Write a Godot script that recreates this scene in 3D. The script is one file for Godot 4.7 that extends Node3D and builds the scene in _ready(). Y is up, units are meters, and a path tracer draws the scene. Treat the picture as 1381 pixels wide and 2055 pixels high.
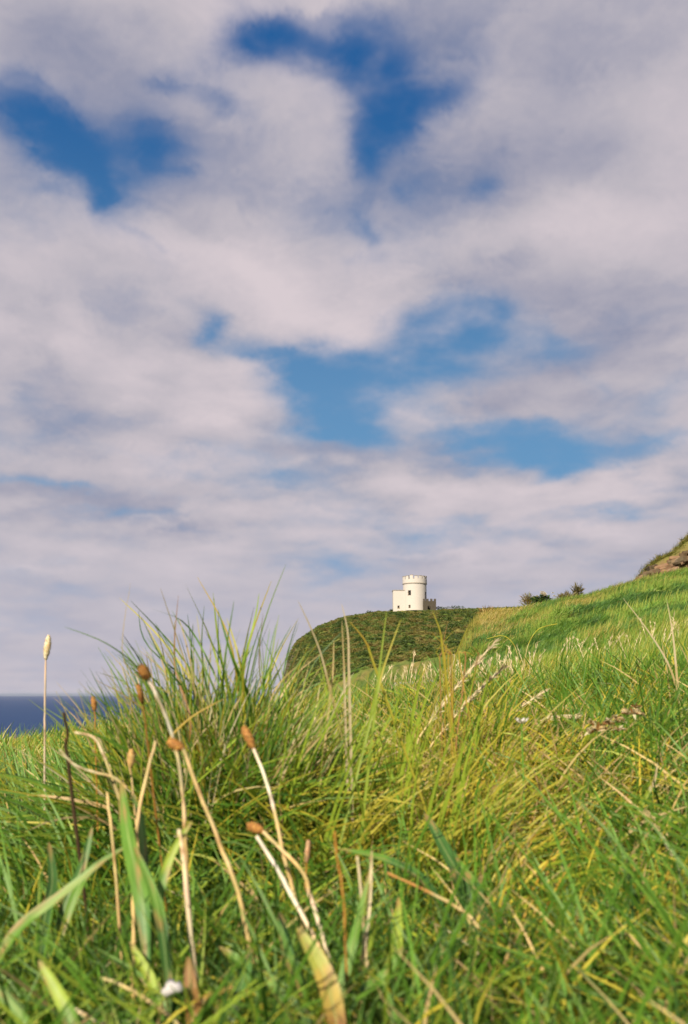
extends Node3D
# A white round tower on a headland above the sea, seen from low in the long grass.

const PITCH := 10.31            # the lens looks up by this much; horizon of the sea in the lower third
const FOCAL := 2000.0           # focal length in photograph pixels (35 mm lens on an upright 24 x 36 mm frame)
const SEA_LEVEL := -125.0
const GAPS := [
	[-1.9, 35.4, 3.6, 1.4, 5, 1.30], [-4.2, 36.1, 1.5, 1.1, 0, 0.60], [0.9, 34.2, 1.8, 1.4, -20, 0.80], [-10.6, 33.4, 1.2, 0.6, 0, 0.80],
	[-7.5, 32.7, 1.6, 0.8, 20, 0.70], [-19.1, 30.6, 2.7, 1.4, 20, 1.15], [-15.8, 29.1, 3.1, 1.3, 35, 1.15], [-12.3, 30.2, 2.1, 1.5, 10, 0.85],
	[-9.9, 29.9, 1.1, 0.4, 0, 0.60], [-14.7, 27.0, 0.6, 1.3, -15, 1.10], [-17.4, 27.3, 1.0, 0.4, 5, 0.40], [3.1, 32.3, 1.9, 1.5, -35, 1.15],
	[1.2, 30.3, 0.9, 1.5, -10, 0.80], [6.3, 32.8, 1.6, 0.8, -10, 0.70], [8.5, 33.7, 1.5, 1.4, 0, 0.40], [8.6, 28.0, 1.2, 0.8, -30, 0.60],
	[1.5, 26.1, 0.7, 1.3, -30, 0.55], [4.0, 28.1, 0.8, 0.6, 0, 0.45], [-11.8, 24.6, 1.6, 0.4, 35, 0.40], [-7.8, 20.8, 1.0, 0.8, -20, 0.80],
	[-7.8, 19.7, 1.4, 0.8, 30, 0.50], [-3.9, 18.6, 2.5, 1.0, 25, 1.00], [0.3, 17.4, 3.7, 2.2, 15, 1.40], [4.8, 19.0, 4.7, 1.7, 0, 1.30],
	[7.8, 21.1, 2.5, 1.2, 0, 1.10], [3.9, 21.2, 1.7, 0.8, 0, 0.70], [12.4, 19.2, 1.9, 0.8, 30, 0.60], [14.3, 17.1, 1.6, 0.5, 20, 0.45],
	[-0.3, 15.4, 3.1, 1.1, 10, 1.10], [-2.7, 17.9, 1.4, 1.1, 40, 0.60], [11.6, 13.7, 4.3, 1.2, 8, 1.20], [7.9, 14.7, 2.5, 1.1, 15, 0.55],
	[12.4, 12.2, 1.4, 0.7, -20, 0.75], [18.2, 13.8, 2.3, 0.6, 5, 0.55], [18.6, 16.2, 1.3, 1.1, 0, 0.35], [14.5, 9.8, 4.0, 0.4, 3, 0.65],
	[-18.4, 11.6, 2.4, 0.4, 0, 0.65], [-15.2, 11.4, 1.9, 0.4, 0, 0.65], [-10.5, 12.6, 3.4, 0.7, 15, 0.40], [-5.6, 13.0, 3.4, 0.7, 10, 0.50],
	[6.6, 9.2, 3.6, 0.9, 0, 0.65], [0.3, 6.8, 2.9, 0.7, 5, 0.55], [-12.3, 10.0, 5.6, 0.3, 0, 0.40], [-1.4, 5.7, 2.3, 0.6, 0, 0.40],
	[-6.7, 35.9, 1.5, 2.0, 10, 0.45]]
const CLOUDS := [
	[10.3, 16.8, 5.1, 1.1, -4, 1.00], [5.5, 11.5, 6.4, 1.6, 0, 0.80], [15.9, 11.4, 4.1, 1.1, -12, 0.80], [-8.6, 16.6, 6.2, 2.5, 10, 0.50],
	[-4.0, 23.4, 6.4, 2.9, 30, 0.60], [13.8, 25.0, 7.0, 3.8, 0, 0.60], [-13.2, 22.9, 6.0, 3.9, 10, 0.60], [15.6, 31.8, 5.3, 3.9, 0, 0.50],
	[-0.9, 16.8, 0.7, 0.3, 0, 0.35], [-1.6, 37.0, 2.8, 0.6, 0, 0.70], [13.1, 8.2, 4.5, 0.8, 0, 0.40], [-7.8, 8.6, 7.1, 1.1, 0, 0.40]]
const LIGHT := [
	[-4.0, 22.9, 5.6, 2.2, 30, 1.00], [-13.3, 25.0, 5.9, 2.3, 30, 0.90], [9.4, 25.3, 7.8, 1.8, 0, 1.00], [-7.7, 16.9, 5.1, 1.7, 15, 1.00],
	[4.7, 11.5, 6.5, 1.4, 0, 1.00], [16.2, 11.5, 3.9, 1.1, -10, 0.80], [13.1, 8.0, 3.5, 0.7, 0, 0.70], [-7.5, 8.6, 6.3, 1.1, 0, 0.60],
	[-17.6, 6.8, 2.9, 0.3, 0, 0.70], [18.4, 30.0, 2.9, 3.8, 0, 0.60], [-1.6, 29.8, 2.4, 3.0, 0, 0.40], [4.6, 7.9, 4.0, 0.5, 8, 0.90],
	[-11.2, 9.3, 1.4, 0.2, -10, 0.60]]
const DARK := [
	[-16.7, 33.8, 6.5, 3.4, 20, 1.00], [18.8, 34.6, 6.7, 2.4, 0, 0.80], [5.1, 34.8, 3.1, 2.3, 0, 0.70], [-18.1, 20.3, 2.9, 0.8, 40, 0.60],
	[-6.4, 25.2, 3.3, 0.7, 35, 0.50], [-15.4, 10.4, 7.7, 1.4, 0, 0.50], [14.0, 28.3, 5.0, 2.0, 0, 0.40], [-13.7, 3.0, 8.3, 2.2, 0, 0.50],
	[6.3, 22.3, 5.5, 1.1, 0, 0.30], [15.0, 20.3, 5.1, 1.6, 0, 0.50], [-2.7, 13.9, 5.7, 1.1, 10, 0.40]]

var rng := RandomNumberGenerator.new()
var bumps := FastNoiseLite.new()
var patches := FastNoiseLite.new()
var used := {}
var leaf_mat: StandardMaterial3D
var stem_mat: StandardMaterial3D
var broad_mat: StandardMaterial3D

# ---------------------------------------------------------------- small helpers
class Shape:
	var v := PackedVector3Array()
	var n := PackedVector3Array()
	var c := PackedColorArray()
	var i := PackedInt32Array()
	func add(p: Vector3, nn: Vector3, col: Color) -> int:
		v.append(p); n.append(nn); c.append(col)
		return v.size() - 1
	func tri(a: int, b: int, d: int) -> void:
		i.append(a); i.append(b); i.append(d)
	func quad(a: int, b: int, d: int, e: int) -> void:
		tri(a, b, d); tri(a, d, e)
	func mesh(m: Material) -> ArrayMesh:
		for k in range(0, i.size(), 3):     # front faces run clockwise
			var p := i[k]
			var q := i[k + 1]
			var r := i[k + 2]
			if (v[q] - v[p]).cross(v[r] - v[p]).dot(n[p] + n[q] + n[r]) > 0.0:
				i[k + 1] = r
				i[k + 2] = q
		var a := []
		a.resize(Mesh.ARRAY_MAX)
		a[Mesh.ARRAY_VERTEX] = v
		a[Mesh.ARRAY_NORMAL] = n
		a[Mesh.ARRAY_COLOR] = c
		a[Mesh.ARRAY_INDEX] = i
		var am := ArrayMesh.new()
		am.add_surface_from_arrays(Mesh.PRIMITIVE_TRIANGLES, a)
		am.surface_set_material(0, m)
		return am

func numbered(called: String) -> String:
	used[called] = used.get(called, -1) + 1
	return called if used[called] == 0 else "%s_%03d" % [called, used[called]]

func tag(o: Node, label := "", category := "", group := "", kind := "") -> Node:
	if label: o.set_meta("label", label)
	if category: o.set_meta("category", category)
	if group: o.set_meta("group", group)
	if kind: o.set_meta("kind", kind)
	return o

func base(called: String, where: Vector3) -> Node3D:
	var o := Node3D.new()
	o.name = numbered(called)
	add_child(o)
	o.position = where
	return o

func put(called: String, m: Mesh, parent: Node, where := Vector3.ZERO) -> MeshInstance3D:
	var o := MeshInstance3D.new()
	o.name = called if parent != self else numbered(called)
	o.mesh = m
	parent.add_child(o, true)
	o.position = where
	return o

func direction(px: float, py: float) -> Vector3:
	var p := deg_to_rad(PITCH)
	var a := (px - 690.5) / FOCAL
	var b := (1027.5 - py) / FOCAL
	return Vector3(a, sin(p) + b * cos(p), -(cos(p) - b * sin(p)))

func at(px: float, py: float, d: float) -> Vector3:      # the point d metres ahead that lies in that direction
	var r := direction(px, py)
	return r * (d / -r.z)

func curve(pts: Array, steps: int) -> PackedVector3Array:  # Catmull-Rom through the points
	var out := PackedVector3Array()
	var last := pts.size() - 1
	for k in last:
		var p0: Vector3 = pts[max(k - 1, 0)]
		var p1: Vector3 = pts[k]
		var p2: Vector3 = pts[k + 1]
		var p3: Vector3 = pts[min(k + 2, last)]
		for s in steps:
			out.append(p1.cubic_interpolate(p2, p0, p3, float(s) / steps))
	out.append(pts[last])
	return out

func ribbon(s: Shape, pts: PackedVector3Array, w: float, cols: Array, facing: Vector3, blunt := 0.0, fold := 0.0, lift := 1.0) -> void:
	# a blade: widest in its lower half, pointed at the tip; fold makes a keel along the middle
	var m := pts.size() - 1
	var prev := -1
	for k in m + 1:
		var t := float(k) / m
		var tan_ := (pts[min(k + 1, m)] - pts[max(k - 1, 0)]).normalized()
		var side := tan_.cross(facing).normalized()
		var nn := side.cross(tan_).normalized()
		var ww := w * 0.5 * (blunt + (1.0 - blunt) * minf(1.0, 0.45 + t * 3.0)) * pow(maxf(1.0 - pow(t, 2.2), 0.0), 0.8) * lift + 0.00015
		var col: Color = cols[mini(int(t * cols.size()), cols.size() - 1)]
		if fold > 0.0:
			var q := s.add(pts[k] + side * ww, (nn - side * fold).normalized(), col)
			s.add(pts[k] - nn * ww * fold, nn, col)
			s.add(pts[k] - side * ww, (nn + side * fold).normalized(), col)
			if prev >= 0:
				s.quad(prev, prev + 1, q + 1, q)
				s.quad(prev + 1, prev + 2, q + 2, q + 1)
			prev = q
		else:
			var q2 := s.add(pts[k] + side * ww, nn, col)
			s.add(pts[k] - side * ww, nn, col)
			if prev >= 0:
				s.quad(prev, prev + 1, q2 + 1, q2)
			prev = q2

func tube(s: Shape, pts: PackedVector3Array, r0: float, r1: float, cols: Array, sides := 6, knots := 0.0) -> void:
	var m := pts.size() - 1
	var ref := Vector3(0.31, 0.2, 0.93)
	var prev := -1
	for k in m + 1:
		var t := float(k) / m
		var tan_ := (pts[min(k + 1, m)] - pts[max(k - 1, 0)]).normalized()
		var a := tan_.cross(ref).normalized()
		var b := a.cross(tan_).normalized()
		var r := lerpf(r0, r1, t) * (1.0 + knots * rng.randf_range(-1, 1))
		var col: Color = cols[mini(int(t * cols.size()), cols.size() - 1)]
		var first := s.v.size()
		for q in sides:
			var nn := a * cos(TAU * q / sides) + b * sin(TAU * q / sides)
			s.add(pts[k] + nn * r, nn, col)
		if prev >= 0:
			for q in sides:
				s.quad(prev + q, prev + (q + 1) % sides, first + (q + 1) % sides, first + q)
		prev = first
	var tip := s.add(pts[m], (pts[m] - pts[m - 1]).normalized(), cols[cols.size() - 1])
	for q in sides:
		s.tri(prev + q, prev + (q + 1) % sides, tip)

func vary(c: Color, by: float) -> Color:
	var k := 1.0 + rng.randf_range(-by, by)
	return Color(c.r * k * (1.0 + rng.randf_range(-by, by) * 0.5), c.g * k, c.b * k * (1.0 + rng.randf_range(-by, by) * 0.5))

func grown(roughness: float, specular: float, through: float) -> StandardMaterial3D:
	var m := StandardMaterial3D.new()
	m.vertex_color_use_as_albedo = true
	m.roughness = roughness
	m.metallic_specular = specular
	m.cull_mode = BaseMaterial3D.CULL_DISABLED
	if through > 0.0:
		m.backlight_enabled = true
		m.backlight = Color(through, through, through * 0.8)
	return m

func speckled(light: Color, dark: Color, scale: float, rough: float, relief := 0.0, seed_ := 1) -> StandardMaterial3D:
	# a mineral surface: blotches and grain between two colours (linear), with fine relief
	var nt := NoiseTexture2D.new()
	var fn := FastNoiseLite.new()
	fn.seed = seed_
	fn.frequency = 0.02
	fn.fractal_octaves = 6
	fn.fractal_gain = 0.62
	nt.noise = fn
	nt.width = 512; nt.height = 512
	nt.seamless = true
	var g := Gradient.new()
	g.set_color(0, dark.linear_to_srgb()); g.set_color(1, light.linear_to_srgb())
	nt.color_ramp = g
	var m := StandardMaterial3D.new()
	m.albedo_texture = nt
	m.roughness = rough
	m.uv1_triplanar = true
	m.uv1_scale = Vector3.ONE * scale
	if relief > 0.0:
		var nn := NoiseTexture2D.new()
		nn.noise = fn; nn.width = 512; nn.height = 512; nn.seamless = true; nn.as_normal_map = true; nn.bump_strength = relief
		m.normal_enabled = true
		m.normal_texture = nn
	return m

# ---------------------------------------------------------------- sky
func blob(field: PackedFloat32Array, w: int, h: int, list: Array, sign_: float) -> void:
	for b in list:
		var az: float = b[0]
		var el: float = b[1]
		var rx: float = b[2]
		var ry: float = b[3]
		var ca := cos(deg_to_rad(b[4]))
		var sa := sin(deg_to_rad(b[4]))
		var reach := maxf(rx, ry) * 2.6
		var c := cos(deg_to_rad(el))
		var row0 := int((90.0 - el - reach) / 180.0 * h)
		var row1 := int((90.0 - el + reach) / 180.0 * h)
		var half := int(reach / c / 360.0 * w)
		var mid := int(az / 360.0 * w)
		for y in range(maxi(row0, 0), mini(row1, h / 2 + 4)):
			var v := el - (90.0 - (y + 0.5) / h * 180.0)
			for x in range(mid - half, mid + half):
				var u := ((x + 0.5) / w * 360.0 - az) * c
				var p := (u * ca + v * sa) / rx
				var q := (v * ca - u * sa) / ry
				var e := p * p + q * q
				if e < 6.5:
					field[y * w + posmod(x, w)] += sign_ * b[5] * exp(-e)

func make_sky() -> ImageTexture:
	var w := 3072
	var h := 1536
	var cover := PackedFloat32Array()
	var lum := PackedFloat32Array()
	cover.resize(w * h / 2 + w * 8)
	lum.resize(w * h / 2 + w * 8)
	blob(cover, w, h, GAPS, -1.0)
	blob(cover, w, h, CLOUDS, 0.55)
	blob(lum, w, h, LIGHT, 1.0)
	blob(lum, w, h, DARK, -1.0)
	var big := FastNoiseLite.new()
	big.seed = 11; big.frequency = 0.5; big.fractal_octaves = 3
	var fine := FastNoiseLite.new()
	fine.seed = 5; fine.frequency = 1.1; fine.fractal_octaves = 6; fine.fractal_gain = 0.55
	fine.domain_warp_enabled = true; fine.domain_warp_amplitude = 0.35; fine.domain_warp_frequency = 0.8
	var wisp := FastNoiseLite.new()
	wisp.seed = 77; wisp.frequency = 1.3; wisp.fractal_octaves = 5; wisp.fractal_gain = 0.6
	var tone := FastNoiseLite.new()
	tone.seed = 23; tone.frequency = 0.8; tone.fractal_octaves = 4
	var px := PackedFloat32Array()
	px.resize(w * h * 3)
	var bright := Color8(216, 204, 209).srgb_to_linear()
	var mid := Color8(189, 183, 192).srgb_to_linear()
	var dim := Color8(143, 147, 170).srgb_to_linear()
	var rim_cloud := Color8(203, 197, 207).srgb_to_linear()
	var blue_top := Color8(36, 94, 154).srgb_to_linear()
	var blue_low := Color8(108, 156, 197).srgb_to_linear()
	var blue_rim := Color8(180, 186, 207).srgb_to_linear()
	for y in h / 2 + 4:
		var el := (0.5 - (y + 0.5) / h) * PI
		var ce := cos(el)
		var se := maxf(sin(el), 0.0)
		var deg := rad_to_deg(el)
		var blue := blue_low.lerp(blue_top, smoothstep(8.0, 36.0, deg)).lerp(blue_rim, 1.0 - smoothstep(0.0, 11.0, deg))
		var low := 1.0 - smoothstep(3.0, 13.0, deg)
		for x in w:
			var az := (x + 0.5) / w * TAU
			var far := 1.0 / (se + 0.16)
			var qx := sin(az) * ce * far
			var qz := cos(az) * ce * far
			var k := y * w + x
			# how much of the frame's own cloud pattern counts here; elsewhere the same kind of sky goes on
			var off := rad_to_deg(absf(az if az < PI else TAU - az))
			var here := (1.0 - smoothstep(20.0, 32.0, off * ce)) * (1.0 - smoothstep(40.0, 52.0, deg))
			var f := fine.get_noise_2d(qx * 1.2, qz * 1.2)
			var gap := big.get_noise_2d(qx * 1.3, qz * 1.3)
			var open := clampf(-(gap + 0.12) * 4.5, 0.0, 1.3)
			# the edges of the frame's clouds are frayed by the same air
			var wx := fine.get_noise_2d(qx * 2.3 + 40.0, qz * 2.3)
			var wy := fine.get_noise_2d(qx * 2.3, qz * 2.3 + 70.0)
			var kk := clampi(y + int(wy * 20.0), 0, h / 2 + 3) * w + posmod(x + int(wx * 26.0), w)
			var soft := wisp.get_noise_2d(qx * 3.0, qz * 3.0)
			var cov := 0.80 + f * 0.7 + soft * 0.28 + (cover[kk] * 0.6 + cover[k] * 0.4) * 1.12 - open * (1.0 - here)
			var a := smoothstep(-0.55, 1.0, cov)
			a = maxf(a, clampf(0.16 + soft * 0.6, 0.0, 0.5) * smoothstep(-1.0, 0.1, cov))
			a = a * (1.0 - 0.12 * low) + 0.10 * low
			var relief := f - fine.get_noise_2d(qx * 1.2 + 0.16, qz * 1.2 - 0.12)
			var t := tone.get_noise_2d(qx * 1.6, qz * 1.6) * 0.45 + f * 0.25 + relief * 0.55 + soft * 0.16 + lum[kk] * 0.66 - 0.05
			t *= 1.0 - 0.45 * low
			var cl := mid.lerp(bright, clampf(t * 1.3, 0.0, 1.0)) if t > 0.0 else mid.lerp(dim, clampf(-t * 1.3, 0.0, 1.0))
			cl = cl.lerp(rim_cloud, 0.45 * low)
			var col := blue.lerp(cl, a)
			px[k * 3] = col.r
			px[k * 3 + 1] = col.g
			px[k * 3 + 2] = col.b
	for y in range(h / 2 + 4, h):
		for x in w:
			var k := (y * w + x) * 3
			px[k] = 0.2; px[k + 1] = 0.24; px[k + 2] = 0.3
	return ImageTexture.create_from_image(Image.create_from_data(w, h, false, Image.FORMAT_RGBF, px.to_byte_array()))

# ---------------------------------------------------------------- the lie of the land
const AHEAD := [0.0, 0.6, 1.0, 1.5, 2.2, 3.2, 4.5, 6.5, 9.0, 12.0, 17.0, 23.0, 30.0, 38.0, 50.0, 65.0]
const ASIDE := [-0.35, -0.12, 0.03, 0.085, 0.135, 0.23, 0.347]
const LAND := [
	[-0.30, -0.30, -0.30, -0.30, -0.30, -0.29, -0.27, -0.5, -1.6, -4.0, -9.0, -16.0, -24.0, -32.0, -42.0, -50.0],
	[-0.30, -0.30, -0.29, -0.28, -0.26, -0.22, -0.17, -0.2, -0.9, -3.0, -7.0, -13.0, -20.0, -28.0, -38.0, -46.0],
	[-0.30, -0.30, -0.285, -0.255, -0.21, -0.16, -0.12, -0.09, -0.06, -0.6, -2.0, -4.0, -9.0, -14.0, -22.0, -30.0],
	[-0.30, -0.30, -0.28, -0.24, -0.19, -0.14, -0.09, -0.05, 0.0, -0.15, -0.6, -1.0, -1.2, -4.0, -8.0, -14.0],
	[-0.30, -0.30, -0.28, -0.235, -0.18, -0.12, -0.06, -0.02, 0.06, 0.2, 0.7, 1.4, 2.2, 1.8, 1.0, 0.0],
	[-0.30, -0.30, -0.275, -0.225, -0.16, -0.07, 0.02, 0.11, 0.24, 0.48, 1.1, 1.9, 2.68, 2.6, 2.3, 2.0],
	[-0.30, -0.295, -0.26, -0.2, -0.12, -0.02, 0.10, 0.25, 0.48, 0.85, 1.65, 2.55, 3.5, 3.95, 4.3, 4.8]]
const MOUNDS := [[-0.175, 1.36, 0.14, 0.15], [0.34, 1.75, 0.30, 0.05], [-0.75, 1.9, 0.3, 0.06], [0.6, 2.6, 0.4, 0.08], [0.16, 2.3, 0.28, 0.07],
	[5.4, 26.0, 1.6, 0.12], [7.4, 22.0, 1.3, 0.2], [4.4, 28.6, 0.9, 0.15], [9.5, 23.5, 1.8, 0.2], [3.4, 17.0, 1.4, 0.15], [5.8, 18.0, 1.6, 0.2]]

func column(k: int, row: int, f: float) -> float:
	return lerpf(LAND[k][row], LAND[k][row + 1], f)

func ground(x: float, d: float) -> float:
	var dd := clampf(d, 0.0, 64.9)
	var row := 0
	while AHEAD[row + 1] <= dd:
		row += 1
	var f: float = (dd - AHEAD[row]) / (AHEAD[row + 1] - AHEAD[row])
	var t := clampf(x / maxf(d, 0.7), -0.35, 0.4999)
	var y: float
	if t >= 0.347:
		y = column(6, row, f) + (t - 0.347) * 0.3 * dd
	else:
		var k := 0
		while ASIDE[k + 1] <= t:
			k += 1
		var g: float = (t - ASIDE[k]) / (ASIDE[k + 1] - ASIDE[k])
		y = lerpf(column(k, row, f), column(k + 1, row, f), smoothstep(0.0, 1.0, g) * 0.5 + g * 0.5)
	for m in MOUNDS:
		var e: float = ((x - m[0]) * (x - m[0]) + (d - m[1]) * (d - m[1])) / (m[2] * m[2])
		if e < 6.0:
			y += m[3] * exp(-e)
	var rough := 0.012 + 0.0055 * minf(dd, 30.0)
	if dd > 11.0:          # terracettes trodden along the slope
		y += bumps.get_noise_2d(x * 12.0 + 90.0, d * 30.0) * 0.22 * smoothstep(11.0, 16.0, dd)
	return y + bumps.get_noise_2d(x * 60.0 / (1.0 + dd * 0.12), d * 60.0 / (1.0 + dd * 0.12)) * rough

func grid(rows: Array, across: Array, height: Callable, place: Callable, col: Callable, m: Material) -> ArrayMesh:
	var s := Shape.new()
	var nc := across.size()
	for d in rows:
		for t in across:
			var x: float = place.call(t, d)
			var y: float = height.call(x, d)
			s.add(Vector3(x, y, -d), Vector3.UP, col.call(x, d, y))
	for r in rows.size():
		for c in nc:
			var k := r * nc + c
			var dx := s.v[r * nc + mini(c + 1, nc - 1)] - s.v[r * nc + maxi(c - 1, 0)]
			var dz := s.v[mini(r + 1, rows.size() - 1) * nc + c] - s.v[maxi(r - 1, 0) * nc + c]
			s.n[k] = dx.cross(dz).normalized() * (1.0 if dx.cross(dz).y > 0 else -1.0)
			if r < rows.size() - 1 and c < nc - 1:
				s.quad(k, k + nc, k + nc + 1, k + 1)
	return s.mesh(m)

func soil(x: float, d: float, _y: float) -> Color:
	var k := patches.get_noise_2d(x * 90.0 / (1.0 + d * 0.2), d * 90.0 / (1.0 + d * 0.2))
	return Color(0.075, 0.10, 0.025).lerp(Color(0.085, 0.07, 0.035), clampf(k * 1.5 + 0.4, 0.0, 1.0))

const CREST := [[-14.0, -110.0], [-5.0, -60.0], [-1.2, -14.0], [0.0, 6.0], [1.2, 10.5], [3.5, 15.2], [9.5, 19.2], [16.7, 21.9], [27.0, 23.4], [40.0, 23.9], [55.0, 24.3], [95.0, 25.5], [180.0, 28.0]]

func headland(x: float, d: float) -> float:
	var e := x + 0.0575 * d + 1.6 * bumps.get_noise_2d(d * 2.0, 7.0)
	var y := 0.0
	if e <= CREST[0][0]:
		y = CREST[0][1]
	else:
		var k := 0
		while k < CREST.size() - 2 and CREST[k + 1][0] < e:
			k += 1
		y = lerpf(CREST[k][1], CREST[k + 1][1], clampf((e - CREST[k][0]) / (CREST[k + 1][0] - CREST[k][0]), 0.0, 1.0))
	var u := 290.0 - d
	y -= (0.135 * u + 0.02 * sqrt(maxf(u, 0.0))) if u > 0.0 else -u * 0.05
	y += bumps.get_noise_2d(x * 7.0, d * 4.0) * 1.1 * smoothstep(-1.0, 6.0, e) * smoothstep(4.0, 30.0, absf(u))
	y += bumps.get_noise_2d(x * 30.0, d * 30.0) * (0.35 + 1.3 * (1.0 - smoothstep(0.0, 4.0, e)))
	return maxf(y, SEA_LEVEL - 3.0)

func turf_colour(x: float, d: float, y: float) -> Color:
	var k := patches.get_noise_2d(x * 9.0, d * 4.0)
	var q := patches.get_noise_2d(x * 40.0 + 70.0, d * 20.0)
	var c := Color(0.11, 0.16, 0.033).lerp(Color(0.19, 0.165, 0.05), clampf(k * 1.6 + 0.35, 0.0, 1.0)).lerp(Color(0.035, 0.065, 0.018), clampf(q * 1.8 - 0.1, 0.0, 1.0))
	var e := x + 0.0575 * d
	var rocky := (1.0 - smoothstep(0.5, 4.0, e + q * 3.0))
	return c.lerp(Color(0.15, 0.115, 0.075).lerp(Color(0.08, 0.07, 0.05), clampf(q + 0.5, 0, 1)), rocky)

# ---------------------------------------------------------------- the tower
func ring(r_in: float, r_out: float, y0: float, y1: float, a0: float, a1: float, steps: int, col: Color) -> Shape:
	# a closed piece of a ring wall between two angles (0 faces the camera)
	var s := Shape.new()
	var whole := a1 - a0 > TAU - 0.01
	for face in 4:
		var first := s.v.size()
		for k in steps + 1:
			var a := lerpf(a0, a1, float(k) / steps)
			var o := Vector3(sin(a), 0, cos(a))
			if face == 0:
				s.add(o * r_out + Vector3.UP * y0, o, col); s.add(o * r_out + Vector3.UP * y1, o, col)
			elif face == 1:
				s.add(o * r_in + Vector3.UP * y0, -o, col); s.add(o * r_in + Vector3.UP * y1, -o, col)
			elif face == 2:
				s.add(o * r_in + Vector3.UP * y1, Vector3.UP, col); s.add(o * r_out + Vector3.UP * y1, Vector3.UP, col)
			else:
				s.add(o * r_in + Vector3.UP * y0, Vector3.DOWN, col); s.add(o * r_out + Vector3.UP * y0, Vector3.DOWN, col)
		for k in steps:
			s.quad(first + k * 2, first + k * 2 + 1, first + k * 2 + 3, first + k * 2 + 2)
	if not whole:
		for a in [a0, a1]:
			var o := Vector3(sin(a), 0, cos(a))
			var nn := Vector3(cos(a), 0, -sin(a)) * (1.0 if a == a1 else -1.0)
			var q := s.add(o * r_in + Vector3.UP * y0, nn, col)
			s.add(o * r_out + Vector3.UP * y0, nn, col); s.add(o * r_out + Vector3.UP * y1, nn, col); s.add(o * r_in + Vector3.UP * y1, nn, col)
			s.quad(q, q + 1, q + 2, q + 3)
	return s

func box(called: String, parent: Node, size: Vector3, where: Vector3, m: Material, turn := 0.0) -> MeshInstance3D:
	var b := BoxMesh.new()
	b.size = size
	b.material = m
	var o := put(called, b, parent, where)
	o.rotation.y = turn
	return o

func window_in(parent: Node, where: Vector3, turn: float, w: float, h: float, frame_m: Material, pane_m: Material, called := "window") -> void:
	# a wooden frame with its pane, standing in the reveal
	var f := Node3D.new()
	f.name = called
	parent.add_child(f, true)
	f.position = where
	f.rotation.y = turn
	box("pane", f, Vector3(w, h, 0.03), Vector3(0, 0, -0.02), pane_m)
	for sx in [-1, 1]:
		box("frame", f, Vector3(0.09, h, 0.1), Vector3(sx * (w * 0.5 - 0.045), 0, 0.02), frame_m)
	for sy in [-1, 1]:
		box("frame", f, Vector3(w - 0.18, 0.09, 0.1), Vector3(0, sy * (h * 0.5 - 0.045), 0.02), frame_m)
	box("glazing_bar", f, Vector3(w - 0.18, 0.05, 0.06), Vector3(0, 0, 0.02), frame_m)
	box("sill", f, Vector3(w + 0.14, 0.12, 0.34), Vector3(0, -h * 0.5 - 0.062, 0.2), frame_m)

func cut(parent: Node, where: Vector3, turn: float, size: Vector3, m: Material) -> void:
	var b := CSGBox3D.new()
	b.name = "opening"
	b.operation = CSGShape3D.OPERATION_SUBTRACTION
	b.size = size
	b.material = m
	parent.add_child(b, true)
	b.position = where
	b.rotation.y = turn

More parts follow.
